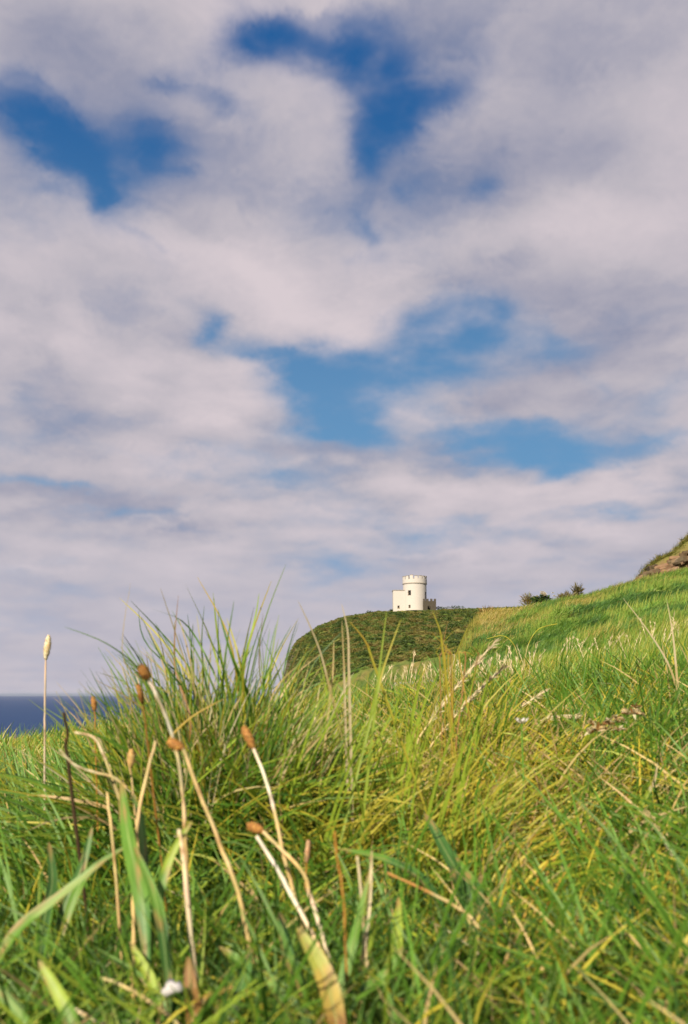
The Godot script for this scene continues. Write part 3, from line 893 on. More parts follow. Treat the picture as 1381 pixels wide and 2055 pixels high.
func build_tussock() -> void:
	var cx := -0.165
	var cd := 1.36
	var foot := Vector3(cx, ground(cx, cd), -cd)
	var t := base("grass_tussock", foot)
	tag(t, "tall wiry grass tussock rising against the sky beside the brown seed heads", "tussock")
	var up := Shape.new()
	for k in 1500:
		var a := rng.randf() * TAU
		var r := 0.115 * sqrt(rng.randf())
		var x := cx + cos(a) * r * 1.15
		var d := cd - sin(a) * r
		var c: Color = [GREEN, LIME, LIME, SAGE, YELLOW, GREEN, STRAW, PALE][rng.randi() % 8]
		var out := a + rng.randfn(0, 0.7)
		blade(up, Vector3(x, ground(x, d) - 0.01, -d) - foot, out, absf(rng.randfn(0.08, 0.18)) + r * (1.0 if cos(out) < 0.0 else 1.8), rng.randf_range(0.1, 0.95), rng.randf_range(0.10, 0.25), rng.randf_range(0.0012, 0.003), [vary(c, 0.2)], 6, rng.randfn(0, 0.6))
	put("upright_blades", up.mesh(leaf_mat), t).set_meta("kind", "stuff")
	# the mat of longer blades that the wind has laid down the near flank
	var lay := Shape.new()
	for k in 900:
		var x := cx + rng.randf_range(-0.14, 0.34)
		var d := cd + rng.randf_range(-0.22, 0.16)
		var c: Color = [YELLOW, LIME, YELLOW, STRAW, GREEN, LIME, OCHRE, SAGE][rng.randi() % 8] if x > cx + 0.03 else [GREEN, LIME, GREEN, SAGE, DEEP, LIME, YELLOW][rng.randi() % 7]
		var az := rng.randfn(0.95, 0.3) if x > cx - 0.05 else rng.randfn(1.6, 0.6)
		blade(lay, Vector3(x, ground(x, d) - 0.01, -d) - foot, az, rng.randf_range(0.8, 1.35), rng.randf_range(0.35, 0.85), rng.randf_range(0.12, 0.30), rng.randf_range(0.0016, 0.0034), [vary(c, 0.2)], 6, rng.randfn(0, 0.2))
	put("draped_blades", lay.mesh(leaf_mat), t).set_meta("kind", "stuff")
	# blades that stand out one by one against the sky
	var tall := [
		[[415, 1420], [330, 1290], [240, 1200], YELLOW, 0.0036], [[430, 1420], [350, 1300], [262, 1205], GREEN, 0.003], [[400, 1430], [330, 1330], [285, 1240], DEEP, 0.003],
		[[455, 1420], [425, 1290], [372, 1172], LIME, 0.004], [[465, 1420], [440, 1300], [428, 1190], LIME, 0.005], [[480, 1420], [460, 1280], [396, 1158], OCHRE, 0.003],
		[[500, 1400], [470, 1330], [438, 1225], GREEN, 0.0052], [[480, 1400], [500, 1290], [545, 1165], YELLOW, 0.0036], [[495, 1400], [530, 1250], [574, 1132], SAGE, 0.0028],
		[[470, 1400], [510, 1250], [520, 1190], LIME, 0.0034], [[440, 1410], [400, 1320], [345, 1225], SAGE, 0.003], [[450, 1400], [380, 1260], [305, 1222], GREEN, 0.0028],
		[[380, 1430], [350, 1330], [358, 1195], BROWN * 1.6, 0.0022], [[520, 1420], [560, 1310], [600, 1240], YELLOW, 0.003], [[540, 1420], [590, 1330], [612, 1262], STRAW, 0.0028],
		[[510, 1420], [545, 1330], [585, 1255], SAGE, 0.003], [[360, 1440], [335, 1340], [300, 1265], LIME, 0.0032], [[420, 1420], [405, 1310], [410, 1215], SAGE, 0.0026],
		[[445, 1420], [452, 1320], [470, 1205], GREEN, 0.0028], [[400, 1420], [372, 1330], [322, 1180], STRAW, 0.0024], [[530, 1410], [520, 1330], [528, 1230], STRAW, 0.0026],
		[[490, 1420], [482, 1330], [455, 1240], YELLOW, 0.0042], [[280, 1346], [215, 1292], [130, 1258], SAGE, 0.0018], [[350, 1400], [250, 1330], [262, 1170], STRAW, 0.0016],
		[[555, 1420], [600, 1330], [640, 1290], SAGE, 0.003], [[430, 1410], [300, 1300], [278, 1225], DEEP, 0.0026], [[500, 1420], [540, 1350], [560, 1280], LIME, 0.004]]
	for b in tall:
		var d := cd + rng.randf_range(-0.12, 0.12)
		var pts := [at(b[0][0], b[0][1] + 60, d), at(b[0][0], b[0][1], d), at(b[1][0], b[1][1], d - rng.randf_range(-0.05, 0.05)), at(b[2][0], b[2][1], d - rng.randf_range(-0.1, 0.1))]
		var s := Shape.new()
		ribbon(s, moved(curve(pts, 5), foot), b[4], [vary(b[3], 0.15)], Vector3(rng.randfn(0, 0.4), 0.3, 1).normalized(), 0.4)
		put("blade", s.mesh(leaf_mat), t)
	for k in 84:
		var x := rng.randf_range(300, 615)
		var c: Color = [GREEN, LIME, SAGE, YELLOW, STRAW, DEEP][rng.randi() % 6]
		var d := cd + rng.randf_range(-0.12, 0.14)
		var hgt := rng.randf_range(40, 190) * (1.0 - pow(absf(x - 450) / 190.0, 2) * 0.5)
		var lean := (x - 450) * 0.35 + rng.randfn(0, 28)
		var pts := [at(x - lean * 0.3, 1470, d), at(x, 1400, d), at(x + lean * 0.45, 1400 - hgt * 0.55, d), at(x + lean * 1.1, 1400 - hgt, d + rng.randfn(0, 0.04))]
		var s := Shape.new()
		ribbon(s, moved(curve(pts, 4), foot), rng.randf_range(0.0012, 0.0028), [vary(c, 0.2)], Vector3(rng.randfn(0, 0.5), 0.3, 1).normalized(), 0.4)
		put("blade", s.mesh(leaf_mat), t)

func build_foreground() -> void:
	var husk := [Color(0.26, 0.115, 0.03), Color(0.33, 0.16, 0.045), Color(0.19, 0.085, 0.025), Color(0.40, 0.21, 0.06)]
	var fluff := [Color(0.55, 0.45, 0.28), Color(0.48, 0.36, 0.19), Color(0.62, 0.55, 0.40)]
	var bone := [Color(0.56, 0.40, 0.17), Color(0.58, 0.46, 0.26), Color(0.72, 0.64, 0.50)]
	var tan_ := [Color(0.50, 0.36, 0.15), Color(0.56, 0.42, 0.2)]
	var rust := [Color(0.30, 0.15, 0.03), Color(0.34, 0.17, 0.035)]
	# brown plantain heads on dead stalks
	seed_stalk("seed_stalk", "rounded brown seed head on a bleached stalk, highest against the sea", [[376, 1760], [370, 1640], [362, 1550], [345, 1470], [322, 1412], [297, 1362]], 0.86, 0.82, 0.0026, [bone[0], bone[1], bone[2]], [0.0145, 0.0105, husk, 0.75])
	seed_stalk("seed_stalk", "brown seed head tipped leftwards on a long curved tan stalk", [[495, 1870], [478, 1790], [440, 1690], [400, 1590], [367, 1502]], 0.80, 0.80, 0.0030, tan_, [0.0150, 0.0100, husk, 0.65], "", Vector3(-1.6, 0.0, 0))
	seed_stalk("seed_stalk", "long brown seed head leaning on a pale stalk below the tussock", [[600, 1830], [570, 1720], [555, 1645], [535, 1570], [508, 1500]], 0.84, 0.86, 0.0027, [tan_[0], tan_[1], bone[2]], [0.0220, 0.0088, husk, 0.8], "", Vector3(-0.1, 0.1, 0))
	seed_stalk("seed_stalk", "brown seed head lying low on a tan stalk beside the bleached broken stem", [[634, 1835], [610, 1755], [570, 1710], [527, 1668]], 0.80, 0.82, 0.0028, [Color(0.6, 0.45, 0.3), tan_[0], tan_[1]], [0.0150, 0.0095, husk, 0.7], "", Vector3(-0.5, -0.2, 0))
	seed_stalk("seed_stalk", "narrow brown seed spike just below the rounded head", [[300, 1520], [292, 1450], [286, 1410]], 0.98, 0.96, 0.0016, rust, [0.0215, 0.0066, husk, 0.85], "", Vector3(-0.15, 0.3, 0))
	seed_stalk("seed_stalk", "fluffy straw coloured seed spike on a thin stalk in front of the sea", [[90, 1500], [90, 1420], [92, 1322]], 1.5, 1.5, 0.0028, [Color(0.5, 0.38, 0.26)], [0.040, 0.0125, fluff, 0.55], "", Vector3(0.12, 0.2, 0))
	seed_stalk("seed_stalk", "small brown spike standing in the grass at the edge of the sea", [[192, 1500], [190, 1425]], 1.25, 1.25, 0.0016, rust, [0.0190, 0.0080, husk, 0.85])
	seed_stalk("seed_stalk", "pinkish seed spike half hidden in the mat of yellow grass", [[612, 1790], [616, 1728]], 0.95, 0.95, 0.0014, rust, [0.0210, 0.0062, [Color(0.33, 0.19, 0.1), Color(0.4, 0.26, 0.15)], 0.85])
	seed_stalk("seed_stalk", "withered tan seed head behind the tall green ribbed leaf", [[268, 1600], [262, 1540]], 1.0, 1.0, 0.0016, tan_, [0.0200, 0.0100, [Color(0.42, 0.28, 0.11), Color(0.34, 0.2, 0.07)], 0.5], "", Vector3(-0.3, 0, 0))
	# bare stems
	seed_stalk("bare_stalk", "broken stem with a bleached white upper end among green blades", [[604, 1832], [560, 1750], [515, 1678]], 0.79, 0.80, 0.0029, [tan_[0], bone[2], Color(0.75, 0.68, 0.56)], [])
	seed_stalk("bare_stalk", "pale knotted upright stem close to the left leaf cluster", [[236, 1810], [226, 1690], [215, 1590]], 0.86, 0.88, 0.0022, tan_, [])
	seed_stalk("bare_stalk", "long bowed straw stem running beside the tall green ribbed leaf", [[268, 1860], [270, 1710], [285, 1600], [312, 1488]], 0.80, 0.86, 0.0025, tan_, [])
	seed_stalk("bare_stalk", "bleached grey stem stub leaning among dark green leaves", [[375, 1790], [368, 1720], [360, 1665]], 0.78, 0.79, 0.0034, [Color(0.6, 0.47, 0.3)], [])
	seed_stalk("rusty_stalk", "thin orange brown upright stem near the bottom centre", [[697, 1980], [690, 1810], [678, 1730], [672, 1668]], 0.72, 0.72, 0.0017, rust, [])
	seed_stalk("straw_stalk", "short broken straw stub beside the grey green leaf", [[723, 1785], [717, 1718]], 0.80, 0.80, 0.0022, [PALE], [])
	seed_stalk("straw_stalk", "straw stem lying aslant across the dark leaves right of centre", [[935, 1832], [860, 1790], [778, 1752]], 0.82, 0.86, 0.0024, [STRAW, STRAW, BROWN * 1.6], [])
	seed_stalk("straw_stalk", "straw stem lying along the bottom edge left of the white pebble", [[352, 2050], [270, 1990], [205, 1962]], 0.72, 0.74, 0.0026, [STRAW], [])
	seed_stalk("straw_stalk", "pale stem at the lower left corner under the broad leaf", [[220, 2070], [150, 2025]], 0.70, 0.72, 0.0028, [STRAW, PALE], [])
	seed_stalk("charred_stalk", "dark twisted dead stem with a kinked top in the left grass", [[140, 1560], [132, 1495], [136, 1475], [128, 1430]], 0.95, 0.94, 0.0030, [Color(0.05, 0.03, 0.015)], [])
	seed_stalk("curled_stalk", "curled straw stem looping right from the dark dead stem", [[228, 1570], [212, 1525], [190, 1482], [150, 1470]], 0.94, 0.94, 0.0024, [STRAW, PALE], [])
	seed_stalk("curled_stalk", "bowed straw stem hanging below the dark dead stem", [[228, 1560], [190, 1550], [150, 1535], [120, 1505]], 0.93, 0.92, 0.0022, [STRAW, PALE], [])
	# ribbed plantain leaves
	var toward := Vector3(0.1, 0.5, 1.0).normalized()
	leaf_plant("ribwort plantain with tall ribbed leaves left of the tan stalks", [300, 1950, 0.80], [
		[[[285, 1800], [258, 1680], [243, 1570]], 0.78, 0.86, 0.021, [DEEP * 1.5, GREEN, GREEN], Vector3(-0.2, 0.4, 1).normalized(), "tall upright ribbed green leaf"],
		[[[290, 1790], [282, 1650], [262, 1590]], 0.82, 0.9, 0.012, [DEEP, GREEN], Vector3(0.7, 0.3, 1).normalized()],
		[[[320, 1800], [345, 1715], [385, 1648]], 0.78, 0.8, 0.011, [GREEN, LIME], toward],
		[[[330, 1900], [310, 1800], [270, 1700]], 0.74, 0.78, 0.013, [DEEP, GREEN], Vector3(0.4, 0.6, 1).normalized()]])
	leaf_plant("ribwort plantain with a bright slanting leaf at the left edge", [20, 1960, 0.82], [
		[[[25, 1880], [120, 1800], [215, 1724]], 0.78, 0.80, 0.0165, [GREEN, Color(0.2, 0.29, 0.09)], Vector3(-0.1, 0.9, 0.7).normalized(), "bright slanting leaf"],
		[[[130, 1820], [165, 1740], [185, 1660]], 0.9, 0.93, 0.014, [DEEP, DEEP * 1.3], toward],
		[[[90, 1840], [105, 1770], [98, 1690]], 0.88, 0.93, 0.016, [DEEP], Vector3(0.6, 0.4, 1).normalized()],
		[[[150, 1800], [190, 1740], [290, 1680]], 0.88, 0.92, 0.012, [GREEN, SAGE], Vector3(0.2, 1, 0.4).normalized()]])
	leaf_plant("ribwort plantain with a yellowing curled leaf at the bottom centre", [665, 2070, 0.75], [
		[[[668, 2015], [640, 1935], [597, 1862]], 0.66, 0.68, 0.021, [Color(0.24, 0.12, 0.04), Color(0.36, 0.28, 0.06), Color(0.28, 0.3, 0.05)], Vector3(0.2, 0.5, 1).normalized(), "yellow leaf with a brown withered edge"],
		[[[690, 1980], [712, 1880], [748, 1735]], 0.74, 0.8, 0.0135, [SAGE, SAGE * 1.3, GREEN], Vector3(-0.3, 0.6, 0.8).normalized(), "grey green upright leaf"],
		[[[720, 1985], [740, 1830], [746, 1706]], 0.77, 0.8, 0.0042, [STRAW, PALE], toward, "dry straw coloured leaf"],
		[[[770, 1990], [795, 1900], [800, 1800]], 0.76, 0.82, 0.017, [GREEN, LIME], toward],
		[[[610, 2010], [575, 1900], [560, 1830]], 0.74, 0.77, 0.016, [DEEP, DEEP * 1.5], Vector3(0.4, 0.5, 1).normalized()],
		[[[700, 2020], [770, 1960], [810, 1900]], 0.74, 0.76, 0.014, [DEEP, GREEN], Vector3(0.3, 0.9, 0.5).normalized()],
		[[[600, 2030], [520, 1960], [440, 1900]], 0.73, 0.76, 0.018, [DEEP, GREEN], Vector3(-0.2, 0.8, 0.6).normalized()]])
	leaf_plant("ribwort plantain with brown withered leaves at the bottom left", [385, 2075, 0.72], [
		[[[388, 2030], [382, 1980], [378, 1920]], 0.71, 0.71, 0.0165, [Color(0.30, 0.24, 0.05), Color(0.22, 0.12, 0.04), Color(0.35, 0.2, 0.1)], Vector3(0.1, 0.2, 1).normalized(), "brown withered leaf"],
		[[[400, 2030], [425, 2000], [468, 1980]], 0.71, 0.72, 0.0095, [Color(0.28, 0.14, 0.05), Color(0.32, 0.2, 0.05)], Vector3(0, 0.9, 0.5).normalized(), "curled brown leaf"],
		[[[460, 2040], [490, 1960], [500, 1900]], 0.72, 0.75, 0.016, [DEEP, DEEP * 1.4], toward],
		[[[330, 2040], [300, 1960], [260, 1890]], 0.73, 0.76, 0.013, [GREEN, LIME], toward]])
	leaf_plant("broad blurred green leaf at the lower left corner", [160, 2110, 0.66], [
		[[[150, 2070], [115, 1990], [78, 1928]], 0.66, 0.68, 0.015, [GREEN, LIME], Vector3(-0.2, 0.6, 1).normalized()],
		[[[60, 2080], [20, 2010], [-40, 1960]], 0.66, 0.69, 0.014, [GREEN, SAGE], Vector3(-0.2, 0.6, 1).normalized()]])
	leaf_plant("crinkled dark green leaves lying in the grass right of centre", [930, 1800, 1.0], [
		[[[925, 1770], [895, 1710], [852, 1632]], 0.97, 1.04, 0.027, [DEEP * 0.9, DEEP * 1.1], Vector3(0.2, 0.7, 0.8).normalized(), "crinkled dark green leaf", 1],
		[[[850, 1768], [770, 1725], [682, 1704]], 0.92, 0.94, 0.017, [DEEP, DEEP * 1.2, GREEN], Vector3(0.1, 0.9, 0.5).normalized(), "smooth dark green leaf lying flat"],
		[[[960, 1800], [935, 1755], [915, 1720]], 0.95, 0.98, 0.018, [DEEP, GREEN], Vector3(0.4, 0.7, 0.8).normalized(), "", 1]])
	# a pale pebble in the bottom left
	var peb := Shape.new()
	var pm := SphereMesh.new()
	pm.radius = 0.0056; pm.height = 0.010; pm.radial_segments = 14; pm.rings = 8
	var pa := pm.get_mesh_arrays()
	for k in pa[Mesh.ARRAY_VERTEX].size():
		var p: Vector3 = pa[Mesh.ARRAY_VERTEX][k]
		var nn := p.normalized()
		peb.add(p * (1.0 + 1.1 * bumps.get_noise_3dv(p * 9000.0)), nn, vary(Color(0.66, 0.63, 0.66), 0.1))
	peb.i = pa[Mesh.ARRAY_INDEX]
	var ps := put("white_pebble", peb.mesh(speckled(Color(0.6, 0.58, 0.6), Color(0.34, 0.32, 0.32), 90.0, 0.8, 1.0, 9)), self, at(345, 1984, 0.70))
	ps.scale = Vector3(1.1, 0.85, 0.8)
	tag(ps, "small white pebble caught between brown leaves at the bottom left", "pebble")
	# pale dry blades and stalks that stand clear of the mat
	single_blade("dry_strand", "pale blade standing highest in front of the far hill", [[702, 1420], [700, 1340], [698, 1270], [686, 1212]], 1.25, 1.25, 0.0046, [PALE], "grass blade")
	single_blade("dry_strand", "shorter pale blade just left of the highest one", [[692, 1400], [690, 1330], [686, 1245]], 1.28, 1.28, 0.0042, [PALE, STRAW], "grass blade")
	single_blade("dry_strand", "pale blade leaning left over the seaward end of the far hill", [[672, 1420], [640, 1300], [598, 1205]], 1.3, 1.25, 0.0038, [STRAW, PALE], "grass blade")
	single_blade("dry_strand", "short straw blade between the tussock and the far hill", [[660, 1420], [668, 1350], [670, 1285]], 1.3, 1.3, 0.004, [STRAW], "grass blade")
	single_blade("green_strand", "green blade crossing the hill below the tower wing", [[752, 1430], [762, 1340], [776, 1225]], 1.15, 1.15, 0.0042, [LIME], "grass blade")
	single_blade("green_strand", "green blade leaning right over the hill below the tower drum", [[745, 1440], [770, 1340], [805, 1242]], 1.18, 1.2, 0.0042, [LIME, YELLOW], "grass blade")
	single_blade("dry_strand", "yellow blade sloping down right across the far hill", [[760, 1360], [735, 1290], [702, 1248]], 1.2, 1.2, 0.004, [YELLOW, OCHRE], "grass blade")
	single_blade("dry_strand", "ochre blade pointing up left below the stone forecourt", [[890, 1320], [884, 1270], [868, 1226]], 1.4, 1.4, 0.0045, [YELLOW], "grass blade")
	var rc := at(906, 1420, 1.5)
	var rg := base("rusty_clump", Vector3(rc.x, ground(rc.x, 1.5), -1.5))
	tag(rg, "rusty orange clump of blades out of focus below the stone forecourt", "grass clump")
	for k in 12:
		var x := 906.0 + rng.randfn(0, 20)
		var sh := Shape.new()
		var pts := [rg.position + Vector3(rng.randfn(0, 0.03), -0.01, rng.randfn(0, 0.03)), at(x, 1350, 1.5), at(x + rng.randfn(0, 5), 1310, 1.5), at(x + rng.randfn(0, 26), rng.randf_range(1240, 1320), 1.5)]
		ribbon(sh, moved(curve(pts, 5), rg.position), rng.randf_range(0.001, 0.0018), [[OCHRE, BROWN * 1.5, YELLOW][rng.randi() % 3]], Vector3(rng.randfn(0, 0.4), 0.3, 1).normalized(), 0.5)
		put("blade", sh.mesh(leaf_mat), rg)
	single_blade("dry_strand", "tall pale blade bent left at the right side of the slope", [[1365, 1400], [1340, 1330], [1300, 1265], [1250, 1200]], 2.1, 2.1, 0.0065, [STRAW, PALE], "grass blade")
	single_blade("dry_strand", "tall upright pale blade near the right edge", [[1362, 1400], [1356, 1330], [1350, 1270], [1338, 1203]], 2.0, 2.0, 0.0065, [STRAW, PALE], "grass blade")
	single_blade("dry_strand", "pale blade leaning out of the picture at the right edge", [[1400, 1420], [1385, 1340], [1358, 1282]], 2.0, 2.0, 0.0055, [STRAW], "grass blade")
	single_blade("dry_strand", "shorter pale blade left of the upright one at the right edge", [[1345, 1400], [1338, 1340], [1328, 1285]], 2.2, 2.2, 0.005, [STRAW], "grass blade")
	single_blade("dry_strand", "heavy straw blade drooping down the right edge", [[1300, 1632], [1330, 1680], [1360, 1740], [1400, 1830]], 1.15, 1.05, 0.0075, [STRAW, PALE], "grass blade")
	single_blade("dry_strand", "straw blade crossing to the right edge above the drooping one", [[1240, 1690], [1300, 1645], [1390, 1615]], 1.2, 1.2, 0.006, [LIME, STRAW], "grass blade")
	single_blade("dry_strand", "curved feathery straw spike left of the drooping blade", [[1262, 1680], [1290, 1610], [1312, 1570], [1320, 1530]], 1.3, 1.3, 0.009, [STRAW, LIME, PALE], "grass blade")
	single_blade("dry_strand", "short pale blade near the right edge low in the grass", [[1318, 1880], [1305, 1855], [1292, 1828]], 0.95, 0.95, 0.006, [PALE], "grass blade")
	single_blade("dry_strand", "pale blade lying above the yellow patch", [[1078, 1540], [1100, 1520], [1126, 1500]], 2.0, 2.0, 0.009, [STRAW], "grass blade")
	single_blade("dry_strand", "orange blade lying level across the yellow patch", [[940, 1572], [850, 1578], [765, 1585]], 1.4, 1.38, 0.0035, [OCHRE, BROWN * 1.6], "grass blade")
	single_blade("dry_strand", "ochre blade rising left from the foot of the tussock", [[350, 1470], [390, 1435], [450, 1402]], 1.1, 1.1, 0.0036, [OCHRE], "grass blade")
	# feathery seed plumes that lean right
	for b in [["bleached feathery plume leaning right in front of the dark slope", [[845, 1475], [885, 1420], [935, 1355], [992, 1290]], 1.6], ["second bleached plume lying lower beside the leaning one", [[870, 1490], [920, 1430], [960, 1385], [1012, 1340]], 1.65],
			["bleached plume lying flat above the white flower", [[980, 1455], [1020, 1435], [1092, 1388]], 1.8], ["forked bleached stalk lying right of the white flower", [[1060, 1470], [1100, 1440], [1155, 1438]], 1.75]]:
		var pts := path(b[1], b[2], b[2], true)
		var foot: Vector3 = pts[0]
		var t := base("grass_plume", foot)
		tag(t, b[0], "grass plume")
		var cc := moved(curve(pts, 6), foot)
		var s := Shape.new()
		tube(s, cc, 0.0022, 0.0012, [STRAW, PALE], 5)
		put("stalk", s.mesh(stem_mat), t)
		var s2 := Shape.new()
		for k in 90:
			var u := rng.randf_range(0.35, 1.0)
			var q := clampi(int(u * (cc.size() - 1)), 0, cc.size() - 2)
			var dir := (cc[q + 1] - cc[q]).normalized()
			var o := (dir + Vector3(rng.randfn(0, 0.35), rng.randfn(0, 0.35), rng.randfn(0, 0.35))).normalized()
			var p := cc[q].lerp(cc[q + 1], rng.randf())
			ribbon(s2, PackedVector3Array([p, p + o * 0.007, p + o * 0.014]), 0.002, [vary(PALE, 0.2)], Vector3(rng.randfn(0, 0.5), 0.3, 1).normalized())
		put("seed_plume", s2.mesh(leaf_mat), t).set_meta("kind", "stuff")
	# dry stalks along the crest of the near bank
	var kinds := []
	for k in 7:
		var s := Shape.new()
		var l := 0.30
		var pts := PackedVector3Array()
		var bow := rng.randf_range(-0.03, 0.09)
		for q in 6:
			var u := q / 5.0
			pts.append(Vector3(bow * u * u, l * u, rng.randf_range(-0.004, 0.004)))
		tube(s, pts, 0.0026, 0.0014, [STRAW, PALE], 4)
		for q in 12:
			var u := rng.randf_range(0.6, 1.0)
			var p := Vector3(bow * u * u, l * u, 0)
			ribbon(s, PackedVector3Array([p, p + Vector3(rng.randfn(0, 0.004), 0.014, rng.randfn(0, 0.004)), p + Vector3(rng.randfn(0, 0.009), 0.03, rng.randfn(0, 0.009))]), 0.004, [vary(PALE, 0.15)], Vector3(rng.randfn(0, 0.5), 0.2, 1).normalized())
		kinds.append(s.mesh(stem_mat))
	for k in 130:
		var px := rng.randf_range(735, 1075) if k < 95 else rng.randf_range(1060, 1390)
		var d := rng.randf_range(4.6, 9.2)
		var x := at(px, 1360, d).x
		var o := put("dry_stalk", kinds[k % 7], self, Vector3(x, ground(x, d) - 0.01, -d))
		o.rotation = Vector3(rng.randfn(0, 0.12), rng.randf() * 1.2 - 0.6, rng.randfn(-0.06, 0.2))
		o.scale = Vector3.ONE * rng.randf_range(0.5, 0.95)
		if k < 95: tag(o, "pale dry grass stalk standing on the crest of the near bank", "grass stalk", "dry stalks along the crest")
		else: tag(o, "pale dry grass stalk scattered on the bank below the green slope", "grass stalk", "dry stalks on the right of the bank")
	for b in [["dry stalk arching over to the right above the crest", [[1052, 1330], [1062, 1290], [1082, 1262], [1118, 1252]], 6.0], ["dry stalk arched like a hook above the crest", [[1042, 1330], [1032, 1295], [1010, 1276], [978, 1282]], 6.2]]:
		seed_stalk("arched_stalk", b[0], b[1], b[2], b[2], 0.004, [STRAW, YELLOW], [])
	# withered flower heads on the right, and one white flower
	for k in 20:
		var p := at(1186 + k * 5.3 + rng.randfn(0, 5), 1472 - k * 2.4 + rng.randfn(0, 8), rng.randf_range(1.3, 1.55))
		var s := Shape.new()
		for q in 14:
			var o := Vector3(rng.randfn(0, 1), rng.randf_range(-0.2, 1.0), rng.randfn(0, 1)).normalized()
			var c: Color = [PALE, PALE, STRAW, BROWN][rng.randi() % 4]
			ribbon(s, PackedVector3Array([Vector3.ZERO, o * 0.005 + Vector3(0, 0.002, 0), o * 0.010]), 0.0045, [vary(c, 0.2)], Vector3(rng.randfn(0, 1), 1, rng.randfn(0, 1)).normalized())
		var stem := PackedVector3Array([Vector3(rng.randfn(0, 0.01), ground(p.x, -p.z) - p.y, 0), Vector3(0, (ground(p.x, -p.z) - p.y) * 0.4, 0), Vector3.ZERO])
		tube(s, stem, 0.0007, 0.0006, [GREEN], 4)
		tag(put("withered_flower", s.mesh(leaf_mat), self, p), "withered bleached flower head in the grass patch at the right", "flower", "withered flowers on the right")
	var fl := at(1047, 1450, 1.3)
	var f := base("white_flower", Vector3(fl.x, ground(fl.x, 1.3), -1.3))
	tag(f, "small white flower alone in the grass right of the plumes", "flower")
	var top := Vector3(0, fl.y - f.position.y, 0)
	for k in 6:
		var s := Shape.new()
		var o := Vector3(cos(k * 1.05), 0.45, sin(k * 1.05)).normalized()
		ribbon(s, PackedVector3Array([top, top + o * 0.006, top + o * 0.010 + Vector3(0, 0.002, 0)]), 0.007, [Color(0.75, 0.7, 0.66)], Vector3(0, 1, 0.3).normalized(), 0.8)
		put("petal", s.mesh(leaf_mat), f)
	var fst := Shape.new()
	tube(fst, PackedVector3Array([Vector3(0, -0.01, 0), top * 0.5, top]), 0.0015, 0.0012, [GREEN], 5)
	put("stem", fst.mesh(stem_mat), f)

# ---------------------------------------------------------------- shrubs, rocks and scrub
func foliage(n: int, radii: Vector3, size: float, palette: Array, upright := 0.0) -> ArrayMesh:
	var s := Shape.new()
	for k in n:
		var o := Vector3(rng.randfn(0, 1), rng.randfn(0, 1), rng.randfn(0, 1)).normalized() * pow(rng.randf(), 0.5)
		var p := Vector3(o.x * radii.x, radii.y * (1.0 + o.y) * 0.9, o.z * radii.z)
		var dir := (Vector3(o.x, absf(o.y) * 0.5, o.z) + Vector3(rng.randfn(0, 0.6), rng.randfn(0.2, 0.6) + upright, rng.randfn(0, 0.6))).normalized()
		var l := size * rng.randf_range(0.6, 1.5)
		ribbon(s, PackedVector3Array([p, p + dir * l * 0.5, p + dir * l + Vector3(0, -0.15 * l, 0)]), l * (0.45 if upright < 0.5 else 0.12), [vary(palette[rng.randi() % palette.size()], 0.25)], Vector3(rng.randfn(0, 1), 0.6, rng.randfn(0, 1)).normalized())
	return s.mesh(leaf_mat)

